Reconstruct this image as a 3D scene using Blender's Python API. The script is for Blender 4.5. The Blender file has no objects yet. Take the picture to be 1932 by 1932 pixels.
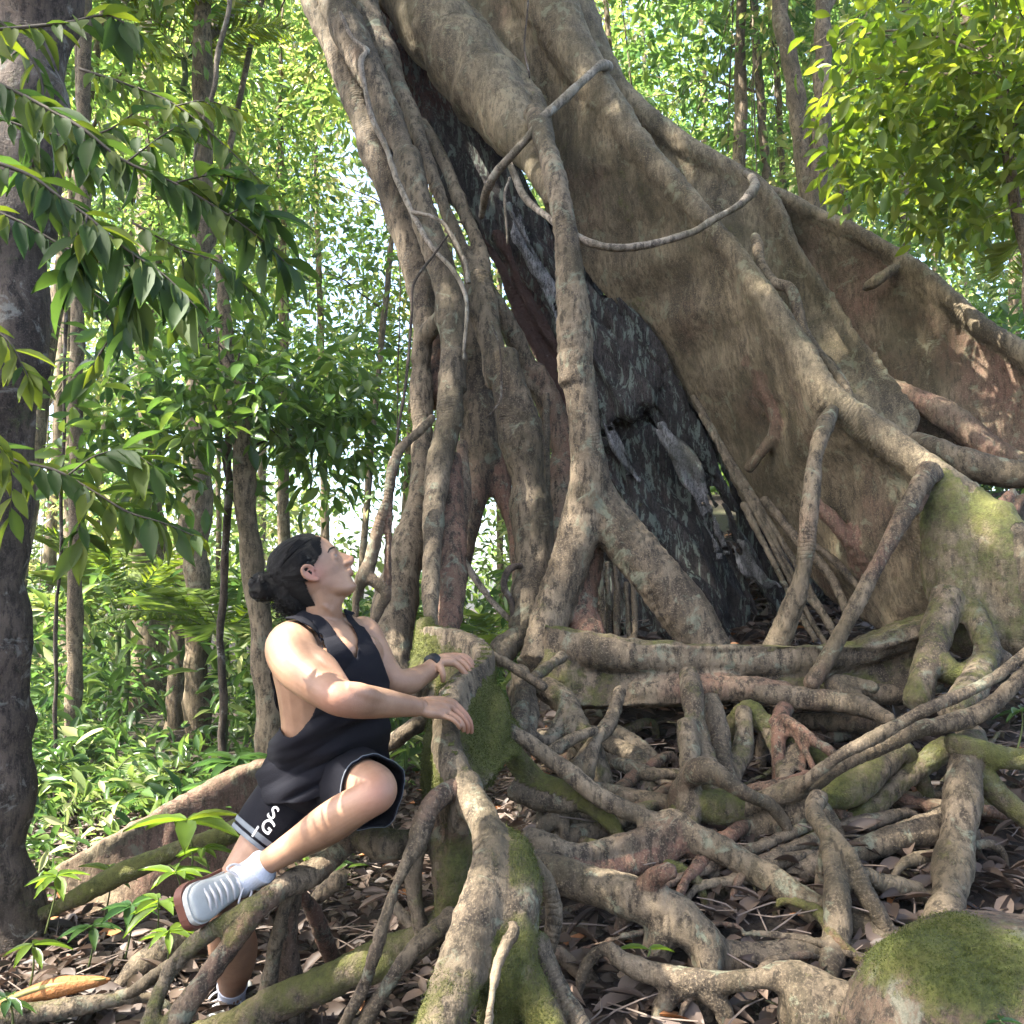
import bpy, math, random
import numpy as np
from mathutils import Vector, Matrix
random.seed(7); rng = np.random.default_rng(7)
PI = math.pi
C = bpy.context.scene.collection
SC = bpy.context.scene

# ------------------------------------------------------------------ camera, sky, sun, exposure
FPX = 1750.0                      # focal length in units of a 1932 px wide picture
CAMZ = 1.3; PITCH = math.radians(5)
cam = bpy.data.cameras.new('camera'); camo = bpy.data.objects.new('camera', cam); C.objects.link(camo)
camo.location = (0, 0, CAMZ); camo.rotation_euler = (PI/2 + PITCH, 0, 0)
cam.sensor_width = 36; cam.lens = 36*FPX/1932; cam.clip_start = .05; cam.clip_end = 500
SC.camera = camo
SUN = Vector((-.55, -.22, .80)).normalized()          # towards the sun
w = bpy.data.worlds.new('World'); SC.world = w; w.use_nodes = True
nt = w.node_tree; bg = nt.nodes['Background']
sk = nt.nodes.new('ShaderNodeTexSky'); sk.sky_type = 'NISHITA'; sk.sun_disc = False
sk.sun_elevation = math.asin(SUN.z); sk.sun_rotation = math.atan2(SUN.x, SUN.y)
sk.dust_density = 3.0; sk.ozone_density = .35; sk.air_density = .8
nt.links.new(sk.outputs[0], bg.inputs[0]); bg.inputs[1].default_value = .105
sl = bpy.data.lights.new('sun', 'SUN'); sl.energy = 4.3; sl.angle = math.radians(.5); sl.color = (1, .95, .86)
so = bpy.data.objects.new('sun', sl); C.objects.link(so)
so.rotation_euler = SUN.to_track_quat('Z', 'Y').to_euler()
SC.view_settings.view_transform = 'Standard'; SC.view_settings.look = 'None'
SC.view_settings.exposure = 3.2; SC.view_settings.gamma = 1
cy = SC.cycles
cy.max_bounces = 7; cy.diffuse_bounces = 4; cy.transmission_bounces = 5; cy.glossy_bounces = 2
cy.transparent_max_bounces = 4; cy.sample_clamp_indirect = 6; cy.use_denoising = True
cy.caustics_reflective = False; cy.caustics_refractive = False

# ------------------------------------------------------------------ helpers
CP, SP = math.cos(PITCH), math.sin(PITCH)
def P(u, v, d):
    """a point seen at (u, v) of the 1932 px picture, d metres deep"""
    x = (u-966)/FPX*d; y = -(v-966)/FPX*d
    return np.array((x, d*CP - y*SP, CAMZ + d*SP + y*CP))
def sstep(a, b, x):
    t = np.clip((np.asarray(x, float)-a)/(b-a), 0, 1); return t*t*(3-2*t)
def ground(x, y):
    x = np.asarray(x, float); y = np.asarray(y, float)
    zl = .08 + .0*y + .035*np.sin(x*1.7+1)*np.cos(y*1.3) - .25*sstep(5, 12, y)
    zr = .27 + .33*(np.minimum(y, 8.5)-2.2) - .1*sstep(3.2, 5.5, x)*0
    zr = np.where(y < 2.2, .27 - .12*(2.2-y), zr)
    k = sstep(-.38, .28, x - .10*np.clip(y-2.5, 0, 3))
    return zl*(1-k) + zr*k
CROPS = {'A0': (0, 0, .381), 'A1': (552, 0, .381), 'A2': (1196, 0, .381), 'B0': (0, 644, .381), 'B1': (552, 644, .381),
         'B2': (1196, 644, .381), 'C0': (0, 1288, 1/3), 'C1': (644, 1288, 1/3), 'C2': (1288, 1288, 1/3),
         'M': (322, 966, 1/3), 'H': (717.6, 1196, .1143), 'U': (0, 0, 1.0)}
def depth_on_ground(u, v, h):
    lo = None; d = 1.2
    while d < 30:
        p = P(u, v, d)
        if p[2] - float(ground(p[0], p[1])) - h < 0: return d
        d += .01
    return 8.0
def K(crop, nodes):
    """nodes (x, y, width, depth | height above ground) in study-crop units -> [(pos, radius)]"""
    ox, oy, s = CROPS[crop]; out = []
    for n in nodes:
        u, v = ox+n[0]*s, oy+n[1]*s
        d = n[3] if n[3] > 1.2 else depth_on_ground(u, v, n[3])
        out.append((P(u, v, d), n[2]*s*d/FPX/2))
    return out
_h = lambda i, j, k, s: ((i*73856093) ^ (j*19349663) ^ (k*83492791) ^ (s*2654435761)) & 0x7fffffff
def vnoise(p, s=1.0, seed=0):
    p = np.asarray(p, float)*s + 1000.37
    i = np.floor(p).astype(np.int64); f = p-i; f = f*f*(3-2*f)
    def hh(a, b, c):
        x = _h(i[:, 0]+a, i[:, 1]+b, i[:, 2]+c, seed+1)
        x = (x ^ (x >> 13))*1274126177 & 0x7fffffff; x = x ^ (x >> 16)
        return (x & 0xffff)/32767.5 - 1
    r = 0
    for a in (0, 1):
        for b in (0, 1):
            for c in (0, 1):
                r = r + hh(a, b, c)*(f[:, 0] if a else 1-f[:, 0])*(f[:, 1] if b else 1-f[:, 1])*(f[:, 2] if c else 1-f[:, 2])
    return r
def fbm(p, s=1.0, o=3, seed=0):
    r = 0; a = 1
    for k in range(o): r = r + a*vnoise(p, s*2**k, seed+k*17); a *= .5
    return r/1.75
def cat(pts, sub):
    """catmull-rom through rows of an array (any number of columns)"""
    p = np.asarray(pts, float); n = len(p)
    if n == 2: p = np.array([p[0], (p[0]+p[1])/2, p[1]]); n = 3
    q = np.vstack([2*p[0]-p[1], p, 2*p[-1]-p[-2]]); out = []
    for i in range(n-1):
        a, b, c, d = q[i:i+4]
        for k in range(sub):
            t = k/sub
            out.append(.5*((2*b)+(c-a)*t+(2*a-5*b+4*c-d)*t*t+(3*b-a-3*c+d)*t**3))
    out.append(p[-1]); return np.array(out)
class G:
    """collects geometry"""
    def __init__(s): s.V = []; s.F = []; s.n = 0; s.seg = []
    def add(s, V, F):
        s.V.append(np.asarray(V, float)); s.F += [tuple(i+s.n for i in f) for f in F]; s.n += len(V)
    def sweep(s, nodes, sub=6, seg=14, moss=0., tone=.5, wob=0., caps=True):
        a = np.array([list(p)+[r] for p, r in nodes]); c = cat(a, sub); c[:, 3] = np.maximum(c[:, 3], .0008)
        n = len(c); T = np.gradient(c[:, :3], axis=0); T /= np.linalg.norm(T, axis=1)[:, None]+1e-9
        if wob:
            L = np.r_[0, np.cumsum(np.linalg.norm(np.diff(c[:, :3], axis=0), axis=1))]
            sd = int(abs(c[0, 0]*977+c[0, 2]*3331)) % 1000
            for k in range(3):
                c[:, k] += wob*vnoise(np.c_[L*5, L*0+k*7.3, L*0], 1, sd)*sstep(0, .1, L)
            c[:, 3] *= 1+.27*vnoise(np.c_[L*9, L*0+31, L*0], 1, sd)
        ref = np.array((0, 0, 1.)) if abs(T[0][2]) < .9 else np.array((1., 0, 0))
        nrm = np.cross(T[0], ref); nrm /= np.linalg.norm(nrm); V = []
        ang = np.linspace(0, 2*PI, seg, endpoint=False)
        for i in range(n):
            nrm = nrm - T[i]*np.dot(nrm, T[i]); nrm /= np.linalg.norm(nrm)+1e-9
            b = np.cross(T[i], nrm)
            V.append(c[i, :3] + c[i, 3]*(np.cos(ang)[:, None]*nrm + np.sin(ang)[:, None]*b))
        V = np.vstack(V); F = [(i*seg+j, i*seg+(j+1) % seg, (i+1)*seg+(j+1) % seg, (i+1)*seg+j) for i in range(n-1) for j in range(seg)]
        if caps:
            V = np.vstack([V, c[0, :3]-T[0]*c[0, 3]*.5, c[-1, :3]+T[-1]*c[-1, 3]*.5]); e = n*seg
            F += [(e, (j+1) % seg, j) for j in range(seg)] + [(e+1, (n-1)*seg+j, (n-1)*seg+(j+1) % seg) for j in range(seg)]
        s.add(V, F)
        for i in range(n-1): s.seg.append((c[i, :3], c[i+1, :3], c[i, 3], c[i+1, 3], moss, tone))
        return c
    def ell(s, nodes, ax, sub=5, seg=24, seg_info=True):
        """nodes (pos, ra, rb, axis vector a); elliptic loft, rb across"""
        a = np.array([list(p)+[ra, rb]+list(v) for p, ra, rb, v in nodes]); c = cat(a, sub); n = len(c)
        T = np.gradient(c[:, :3], axis=0); T /= np.linalg.norm(T, axis=1)[:, None]; V = []
        ang = np.linspace(0, 2*PI, seg, endpoint=False)
        for i in range(n):
            A = c[i, 5:8] - T[i]*np.dot(c[i, 5:8], T[i]); A /= np.linalg.norm(A); B = np.cross(T[i], A)
            V.append(c[i, :3] + c[i, 3]*np.cos(ang)[:, None]*A + c[i, 4]*np.sin(ang)[:, None]*B)
        V = np.vstack(V+[c[0, :3], c[-1, :3]]); e = n*seg
        F = [(i*seg+j, i*seg+(j+1) % seg, (i+1)*seg+(j+1) % seg, (i+1)*seg+j) for i in range(n-1) for j in range(seg)]
        if ax: F += [(e, (j+1) % seg, j) for j in range(seg)] + [(e+1, (n-1)*seg+j, (n-1)*seg+(j+1) % seg) for j in range(seg)]
        s.add(V, F); return c
    def ball(s, c, r, axes=None, n=12):
        V = []; A = np.eye(3) if axes is None else np.array(axes)
        for i in range(n+1):
            for j in range(2*n):
                t, f = PI*i/n, PI*j/n
                V.append(np.asarray(c) + np.array((r[0]*math.sin(t)*math.cos(f), r[1]*math.sin(t)*math.sin(f), r[2]*math.cos(t))) @ A)
        F = [(i*2*n+j, (i+1)*2*n+j, (i+1)*2*n+(j+1) % (2*n), i*2*n+(j+1) % (2*n)) for i in range(n) for j in range(2*n)]
        s.add(V, F)
    def wall(s, ridge, base, th, nu=70, ns=26, fold=.03, ff=9., seed=0, sag=0., moss=.1, tone=.5, thb=None):
        """plank buttress: sheet between two lines of 3D points, thick at both edges, with folds running down"""
        R = cat([p for p, _ in ridge], 10); B = cat([p for p, _ in base], 10)
        def res(q):
            L = np.linspace(0, 1, len(q)); t = np.linspace(0, 1, nu)
            return np.c_[tuple(np.interp(t, L, q[:, k]) for k in range(3))]
        R, B = res(R), res(B); ss = np.linspace(0, 1, ns)
        M = R[:, None]*(1-ss)[None, :, None] + B[:, None]*ss[None, :, None]
        du = np.gradient(M, axis=0); dv = np.gradient(M, axis=1); N = np.cross(du, dv); N /= np.linalg.norm(N, axis=2)[..., None]+1e-9
        if N[..., 1].mean() > 0: N = -N                     # towards the viewer's side
        Lu = np.cumsum(np.r_[0, np.linalg.norm(np.diff((R+B)/2, axis=0), axis=1)])
        q = np.stack(np.broadcast_arrays(Lu[:, None]*ff/3+ss[None]*.5, ss[None]*1.1, np.float64(seed*3.7)), -1).reshape(-1, 3)
        f = (vnoise(q, 1, seed)+.5*vnoise(q*[2.1, 1.2, 1], 1, seed+5)).reshape(nu, ns)
        M = M + N*(fold*f*np.sin(PI*np.clip(ss*.9+.05, 0, 1))[None]**.6 - sag*np.sin(PI*ss)[None])[..., None]
        thb = th if thb is None else thb
        t = (th*(1-ss)+thb*ss)*(.55+.9*np.abs(ss-.5)**1.5*1.6)
        Fr, Bk = M+N*t[None, :, None]/2, M-N*t[None, :, None]/2
        V = np.vstack([Fr.reshape(-1, 3), Bk.reshape(-1, 3)]); o = nu*ns; id_ = lambda i, j: i*ns+j; F = []
        for i in range(nu-1):
            for j in range(ns-1):
                F.append((id_(i, j), id_(i+1, j), id_(i+1, j+1), id_(i, j+1)))
                F.append((o+id_(i, j), o+id_(i, j+1), o+id_(i+1, j+1), o+id_(i+1, j)))
            for j, fl in ((0, 0), (ns-1, 1)):
                q4 = (id_(i, j), o+id_(i, j), o+id_(i+1, j), id_(i+1, j)); F.append(q4 if not fl else q4[::-1])
        for j in range(ns-1):
            for i, fl in ((0, 1), (nu-1, 0)):
                q4 = (id_(i, j), o+id_(i, j), o+id_(i, j+1), id_(i, j+1)); F.append(q4 if not fl else q4[::-1])
        s.add(V, F)
        for i in range(0, nu-3, 3):
            for j in range(0, ns-3, 3):
                s.seg.append((M[i, j], M[i, j+3], t[j]/2-.016, t[j+3]/2-.016, moss, tone))
    def mesh(s, name='m'):
        me = bpy.data.meshes.new(name); me.from_pydata(np.vstack(s.V).tolist(), [], s.F); me.update(); return me
def smooth(me):
    me.polygons.foreach_set('use_smooth', np.ones(len(me.polygons), bool)); me.update(); return me
def link(name, me, mat, parent=None):
    o = bpy.data.objects.new(name, me); C.objects.link(o)
    if mat: me.materials.append(mat) if hasattr(mat, 'node_tree') else [me.materials.append(m) for m in mat]
    if parent:
        o.parent = parent
        if parent.type == 'EMPTY': o.location = [-x for x in parent.location]
    return o
def tag(o, label=None, cat_=None, group=None, kind=None):
    for k, v in (('label', label), ('category', cat_), ('group', group), ('kind', kind)):
        if v: o[k] = v
    return o
def empty(name, loc, label, cat_, group=None, kind=None):
    o = bpy.data.objects.new(name, None); C.objects.link(o); o.location = [float(x) for x in loc]; o.empty_display_size = .1
    return tag(o, label, cat_, group, kind)
def remesh(g, vox, it=4, fac=.5):
    me = g.mesh(); o = bpy.data.objects.new('tmp', me); C.objects.link(o)
    m = o.modifiers.new('r', 'REMESH'); m.mode = 'VOXEL'; m.voxel_size = vox; m.adaptivity = 0
    m2 = o.modifiers.new('s', 'SMOOTH'); m2.factor = fac; m2.iterations = it
    dg = bpy.context.evaluated_depsgraph_get(); dg.update()
    out = bpy.data.meshes.new_from_object(o.evaluated_get(dg)); bpy.data.objects.remove(o); bpy.data.meshes.remove(me)
    return out
def co(me):
    a = np.empty(len(me.vertices)*3); me.vertices.foreach_get('co', a); return a.reshape(-1, 3)
def nor(me):
    a = np.empty(len(me.vertices)*3); me.vertex_normals.foreach_get('vector', a); return a.reshape(-1, 3)
def setco(me, v): me.vertices.foreach_set('co', v.ravel()); me.update()
def attr(me, name, val):
    a = me.attributes.new(name, 'FLOAT', 'POINT'); a.data.foreach_set('value', np.asarray(val, np.float32))
def skel(V, seg):
    """nearest skeleton bone of each vertex: arc length, radius, moss, tone"""
    A = np.array([s[0] for s in seg]); B = np.array([s[1] for s in seg]); ra = np.array([s[2] for s in seg]); rb = np.array([s[3] for s in seg])
    ms = np.array([s[4] for s in seg]); tn = np.array([s[5] for s in seg]); D = B-A; L = np.linalg.norm(D, axis=1); arc0 = np.cumsum(np.r_[0, L[:-1]])
    out = np.empty((len(V), 4))
    for i in range(0, len(V), 4000):
        v = V[i:i+4000]; w_ = v[:, None]-A[None]; t = np.clip((w_*D[None]).sum(2)/(L*L+1e-12), 0, 1)
        r = ra+(rb-ra)*t; dd = np.linalg.norm(w_-t[..., None]*D[None], axis=2)-r; k = dd.argmin(1); ii = np.arange(len(v))
        out[i:i+4000] = np.c_[arc0[k]+t[ii, k]*L[k], r[ii, k], ms[k], tn[k]]
    return out
def rootpart(name, g, parent, mat, vox=.011, it=4, bump=.10, ring=.012, moss_noise=.5, label=None, fine=.004):
    me = remesh(g, vox, it); V = co(me); N = nor(me); s = skel(V, g.seg)
    r = np.clip(s[:, 1], .012, .08)
    d = r*bump*1.6*fbm(V, 7, 3, 3) + r*.10*fbm(V, 22, 2, 9) + fine*fbm(V, 60, 2, 5)
    ph = s[:, 0]*150 + 3*vnoise(V, 12, 4)
    d += ring*r*np.sin(ph)*np.clip(vnoise(V, 5, 8)+.4, 0, 1)
    setco(me, V+N*d[:, None])
    up = N[:, 2]
    mo = np.clip(s[:, 2]*1.0 + moss_noise*.55*fbm(V, 4.5, 3, 21) + .12*up*s[:, 2] - .12, 0, 1)
    attr(me, 'moss', mo); attr(me, 'arc', s[:, 0]); attr(me, 'tone', np.clip(s[:, 3]+.3*fbm(V, 2.2, 2, 31), 0, 1))
    smooth(me); o = link(name, me, mat, parent)
    if label: o['label'] = label
    return o
def big(name, V, F, mat, parent=None, tint=None, sm=False):
    """mesh from large arrays; F (n,3) or (n,4)"""
    me = bpy.data.meshes.new(name); k = F.shape[1]; n = len(F)
    me.vertices.add(len(V)); me.vertices.foreach_set('co', V.astype(np.float32).ravel())
    me.loops.add(n*k); me.loops.foreach_set('vertex_index', F.astype(np.int32).ravel())
    me.polygons.add(n); me.polygons.foreach_set('loop_start', np.arange(0, n*k, k, dtype=np.int32)); me.update(calc_edges=True)
    if tint is not None: attr(me, 'tint', tint)
    if sm: smooth(me)
    return link(name, me, mat, parent)
# leaf templates: x along, y across, z up
T_DIA = (np.array([(0, 0, 0), (.45, .5, .06), (1, 0, -.12), (.45, -.5, .06)]), np.array([(0, 1, 2), (0, 2, 3)]))
_lx = [(.0, .03), (.12, .22), (.32, .46), (.55, .5), (.78, .3), (1.0, .0)]
def _leaf():
    V = []; F = []
    for x, wy in _lx:
        z = -.22*x*x; V += [(x, wy, z+.16*wy), (x, 0, z-.03), (x, -wy, z+.16*wy)]
    for i in range(5):
        a = i*3; F += [(a, a+1, a+4), (a, a+4, a+3), (a+1, a+2, a+5), (a+1, a+5, a+4)]
    return np.array(V), np.array(F)
T_LEAF = _leaf()
def unit(a): return a/(np.linalg.norm(a, axis=-1, keepdims=True)+1e-9)
def leaves(T, base, dirs, ups, L, W):
    X = unit(dirs); Y = unit(np.cross(ups, X)); Z = np.cross(X, Y); tv, tf = T; n = len(base)
    V = base[:, None] + X[:, None]*(tv[None, :, 0:1]*L[:, None, None]) + Y[:, None]*(tv[None, :, 1:2]*W[:, None, None]) + Z[:, None]*(tv[None, :, 2:3]*L[:, None, None])
    F = tf[None] + (np.arange(n)*len(tv))[:, None, None]
    return V.reshape(-1, 3), F.reshape(-1, 3), len(tv)
def leafobj(name, T, base, dirs, ups, L, W, tint, mat, parent=None):
    V, F, k = leaves(T, base, dirs, ups, L, W)
    return big(name, V, F, mat, parent, np.repeat(tint, k), sm=(k > 4))

# ------------------------------------------------------------------ materials
def newmat(name):
    m = bpy.data.materials.new(name); m.use_nodes = True; n = m.node_tree; b = n.nodes['Principled BSDF']
    b.inputs['Specular IOR Level'].default_value = .3; return m, n, b
def nd(n, t, **kw):
    x = n.nodes.new(t)
    for k, v in kw.items():
        if k in x.bl_rna.properties: setattr(x, k, v)
        else: x.inputs[k].default_value = v
    return x
def ramp(n, src, stops):
    r = n.nodes.new('ShaderNodeValToRGB'); e = r.color_ramp.elements
    while len(e) < len(stops): e.new(.5)
    for k, (p, c) in enumerate(stops): e[k].position = p; e[k].color = (*c, 1) if not isinstance(c, float) else (c, c, c, 1)
    n.links.new(src, r.inputs[0]); return r.outputs[0]
def mixc(n, f, a, b):
    m = n.nodes.new('ShaderNodeMix'); m.data_type = 'RGBA'
    for s, k in ((f, 0), (a, 6), (b, 7)):
        if hasattr(s, 'links'): n.links.new(s, m.inputs[k])
        elif k == 0: m.inputs[0].default_value = s
        else: m.inputs[k].default_value = (*s, 1)
    return m.outputs[2]
def mth(n, op, a, b=None, cl=False):
    m = n.nodes.new('ShaderNodeMath'); m.operation = op; m.use_clamp = cl
    for s, k in ((a, 0), (b, 1)):
        if s is None: continue
        if hasattr(s, 'links'): n.links.new(s, m.inputs[k])
        else: m.inputs[k].default_value = s
    return m.outputs[0]
def noise(n, scale, detail=4, rough=.6, vec=None, dist=0.):
    x = nd(n, 'ShaderNodeTexNoise', Scale=scale, Detail=detail, Roughness=rough, Distortion=dist)
    if vec is not None: n.links.new(vec, x.inputs['Vector'])
    return x.outputs[0]
def gcoord(n, sc=(1, 1, 1)):
    g = n.nodes.new('ShaderNodeNewGeometry'); mp = n.nodes.new('ShaderNodeMapping'); mp.inputs['Scale'].default_value = sc
    n.links.new(g.outputs['Position'], mp.inputs[0]); return mp.outputs[0]
def att(n, name):
    a = n.nodes.new('ShaderNodeAttribute'); a.attribute_name = name; return a.outputs['Fac']
def bump(n, b, h, dist, strength=1.):
    x = nd(n, 'ShaderNodeBump', Distance=dist, Strength=strength); n.links.new(h, x.inputs['Height']); n.links.new(x.outputs[0], b.inputs['Normal'])
def bark_mat(name, A, B_, RED, lich, moss=(.07, .095, .012), streak=(1, 1, .35), lt=(.57, .64, .6), dk=.9):
    m, n, b = newmat(name); g = gcoord(n); gs = gcoord(n, streak)
    n1 = noise(n, 5, 6, .65, gs); n2 = noise(n, 38, 5, .7, gs); n3 = noise(n, 2.6, 4, .6, g); n4 = noise(n, 150, 3, .7, g)
    base = mixc(n, ramp(n, n1, [(.38, 0.), (.60, 1.)]), tuple(.8*x for x in A), tuple(1.15*x for x in B_))
    tn = mth(n, 'ADD', att(n, 'tone'), mth(n, 'MULTIPLY', mth(n, 'SUBTRACT', n3, .5), 1.2), True)
    base = mixc(n, ramp(n, tn, [(.55, 0.), (.85, 1.)]), base, RED)
    base = mixc(n, ramp(n, n2, [(.40, dk), (.54, 0.)]), base, tuple(.30*x for x in A))
    base = mixc(n, ramp(n, n4, [(.52, 0.), (.68, .6)]), base, tuple(1.5*x for x in B_))
    base = mixc(n, ramp(n, noise(n, 1.6, 5, .7, g, 1.), [(.48, 0.), (.62, .55)]), base, tuple(a_*b_ for a_, b_ in zip(A, (.62, .68, .5))))
    lf = ramp(n, noise(n, 9, 6, .7, gs if streak[0] > 2 and 'host' in name else g, .6), [(lt[0], 0.), (lt[1], lt[2])])
    base = mixc(n, lf, base, lich)
    # growth rings round the root
    ar = mth(n, 'ADD', mth(n, 'MULTIPLY', att(n, 'arc'), 190.), mth(n, 'MULTIPLY', noise(n, 9, 3, .5, g), 14.))
    rg = mth(n, 'MULTIPLY', mth(n, 'POWER', mth(n, 'ABSOLUTE', mth(n, 'SINE', ar)), 6.), ramp(n, noise(n, 4, 2, .5, g), [(.54, 0.), (.68, 1.)]))
    base = mixc(n, mth(n, 'MULTIPLY', rg, .22), base, tuple(.35*x for x in A))
    mv = mth(n, 'ADD', att(n, 'moss'), mth(n, 'MULTIPLY', mth(n, 'SUBTRACT', noise(n, 14, 6, .75, g), .5), 1.3))
    mf = ramp(n, mv, [(.40, 0.), (.50, .35), (.72, 1.)])
    mc = mixc(n, ramp(n, noise(n, 60, 4, .7, g), [(.3, 0.), (.7, 1.)]), tuple(.45*x for x in moss), tuple(1.7*x for x in moss))
    mc = mixc(n, ramp(n, noise(n, 6, 3, .6, g), [(.4, 0.), (.7, .7)]), mc, (.13, .12, .03))
    n.links.new(mixc(n, mf, base, mc), b.inputs['Base Color'])
    b.inputs['Roughness'].default_value = .82
    h = mth(n, 'ADD', mth(n, 'MULTIPLY', n2, .6), mth(n, 'MULTIPLY', n4, .25)); h = mth(n, 'SUBTRACT', h, mth(n, 'MULTIPLY', rg, .15))
    h = mth(n, 'ADD', h, mth(n, 'MULTIPLY', mth(n, 'MULTIPLY', noise(n, 190, 3, .7, g), mf), 1.2))
    bump(n, b, h, .014, .9); return m
BARK = bark_mat('fig_bark', (.062, .045, .028), (.150, .114, .074), (.120, .062, .040), (.165, .175, .12), moss=(.072, .076, .018))
WALLB = bark_mat('buttress_bark', (.076, .057, .034), (.165, .128, .078), (.145, .080, .055), (.18, .175, .11), moss=(.085, .092, .028), streak=(1.5, 1.5, .4), dk=.6)
HOST = bark_mat('host_bark', (.010, .008, .007), (.042, .034, .030), (.07, .030, .020), (.115, .135, .11), moss=(.05, .075, .03), streak=(3.4, 3.4, .55), lt=(.53, .58, .75))
TREEB = bark_mat('forest_bark', (.085, .062, .038), (.20, .15, .095), (.17, .10, .06), (.22, .205, .14))
DARKB = bark_mat('dark_bark', (.036, .025, .018), (.085, .062, .046), (.13, .08, .06), (.22, .21, .18), moss=(.06, .07, .03))
def flat(name, col, rough=.7, var=.25, sc=20, bmp=0., spec=.3):
    m, n, b = newmat(name); g = gcoord(n)
    n.links.new(mixc(n, noise(n, sc, 4, .6, g), tuple(c*(1-var) for c in col), tuple(c*(1+var) for c in col)), b.inputs['Base Color'])
    b.inputs['Roughness'].default_value = rough; b.inputs['Specular IOR Level'].default_value = spec
    if bmp: bump(n, b, noise(n, sc*4, 4, .6, g), bmp)
    return m
def leafmat(name, stops, trans=.45, gloss=.35):
    m, n, b = newmat(name); c = ramp(n, att(n, 'tint'), stops)
    g = gcoord(n); c = mixc(n, mth(n, 'MULTIPLY', noise(n, 30, 3, .6, g), .35), c, stops[0][1])
    n.links.new(c, b.inputs['Base Color']); b.inputs['Roughness'].default_value = gloss
    t = n.nodes.new('ShaderNodeBsdfTranslucent')
    hs = nd(n, 'ShaderNodeHueSaturation', Saturation=1.1, Value=2.2); n.links.new(c, hs.inputs['Color']); hs.inputs['Hue'].default_value = .492
    n.links.new(hs.outputs[0], t.inputs[0]); mx = nd(n, 'ShaderNodeMixShader'); mx.inputs[0].default_value = trans
    n.links.new(b.outputs[0], mx.inputs[1]); n.links.new(t.outputs[0], mx.inputs[2])
    n.links.new(mx.outputs[0], n.nodes['Material Output'].inputs[0]); return m
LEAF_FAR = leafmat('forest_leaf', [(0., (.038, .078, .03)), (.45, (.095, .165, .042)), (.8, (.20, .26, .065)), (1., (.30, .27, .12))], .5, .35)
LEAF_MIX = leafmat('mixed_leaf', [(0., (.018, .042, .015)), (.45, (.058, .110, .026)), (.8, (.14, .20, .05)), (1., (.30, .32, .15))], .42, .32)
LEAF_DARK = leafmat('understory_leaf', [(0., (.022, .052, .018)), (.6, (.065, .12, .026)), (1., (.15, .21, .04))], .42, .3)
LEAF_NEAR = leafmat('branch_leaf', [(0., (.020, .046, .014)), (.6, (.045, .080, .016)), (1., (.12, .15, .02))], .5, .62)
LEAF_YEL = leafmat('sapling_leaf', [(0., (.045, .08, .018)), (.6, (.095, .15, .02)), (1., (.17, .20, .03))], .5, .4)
LITTER = leafmat('dead_leaf', [(0., (.022, .015, .011)), (.4, (.062, .042, .030)), (.75, (.125, .092, .072)), (.93, (.21, .14, .10)), (1., (.30, .13, .05))], .12, .55)
# ------------------------------------------------------------------ ground
def make_ground():
    xs = np.unique(np.r_[np.linspace(-60, -5, 40), np.linspace(-5, 5, 200), np.linspace(5, 60, 40)])
    ys = np.unique(np.r_[np.linspace(-8, 1, 20), np.linspace(1, 8, 170), np.linspace(8, 90, 50)])
    X, Y = np.meshgrid(xs, ys); Z = ground(X, Y); p = np.c_[X.ravel(), Y.ravel(), Z.ravel()]
    p[:, 2] += .05*fbm(p, 1.1, 3, 2) + .018*fbm(p, 7, 3, 4) - .03
    nx = len(xs); i, j = np.meshgrid(np.arange(len(ys)-1), np.arange(nx-1), indexing='ij'); a = (i*nx+j).ravel()
    m, n, b = newmat('forest_floor'); g = gcoord(n)
    c = ramp(n, noise(n, 14, 7, .75, g), [(.3, (.010, .007, .005)), (.5, (.030, .021, .015)), (.7, (.065, .046, .033))])
    c = mixc(n, ramp(n, noise(n, 1.4, 3, .6, g), [(.5, 0.), (.7, .5)]), c, (.05, .06, .02))
    n.links.new(c, b.inputs['Base Color']); b.inputs['Roughness'].default_value = .95
    bump(n, b, noise(n, 45, 6, .75, g), .03)
    o = big('ground', p, np.c_[a, a+1, a+nx+1, a+nx], m, sm=True); tag(o, kind='structure')
make_ground()

# ------------------------------------------------------------------ the strangler fig
fig = empty('fig_tree', P(1150, 1230, 3.9), 'giant strangler fig with tall buttress planks and tangled mossy roots on the slope', 'tree')
U = lambda *n: K('U', n)
def root(nm, chains, vox=.011, mat=BARK, parent=fig, label=None, **kw):
    g = G()
    for c in chains:
        crop, nodes = c[0], c[1]; o = c[2] if len(c) > 2 else {}
        kn = [(p, r*1.07+.0025) for p, r in K(crop, nodes)]
        if nm == 'surface_root': kn = bury(kn)
        g.sweep(kn, moss=o.get('m', .3), tone=o.get('t', .4), wob=o.get('w', .012), seg=o.get('s', 14), sub=o.get('sub', 6))
    return rootpart(nm, g, parent, mat, vox, label=label, **kw)
def bury(nodes):
    """ends that stop near the ground dive into it"""
    out = list(nodes)
    for at_end in (0, 1):
        (p, r), (q, _) = (out[-1], out[-2]) if at_end else (out[0], out[1])
        gz = float(ground(p[0], p[1])); hh = p[2]-gz
        if -.05 < hh-r < .17:
            d = (p-q)/(np.linalg.norm(p-q)+1e-9); e = p+d*(.5*hh+.05); e = np.array((e[0], e[1], float(ground(e[0], e[1]))-.05-r)); m = (p+e)/2+d*.02+(0, 0, .02)
            ext = [(m, r*.9), (e, r*.7)]
            out = out+ext if at_end else ext[::-1]+out
    return out

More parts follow.
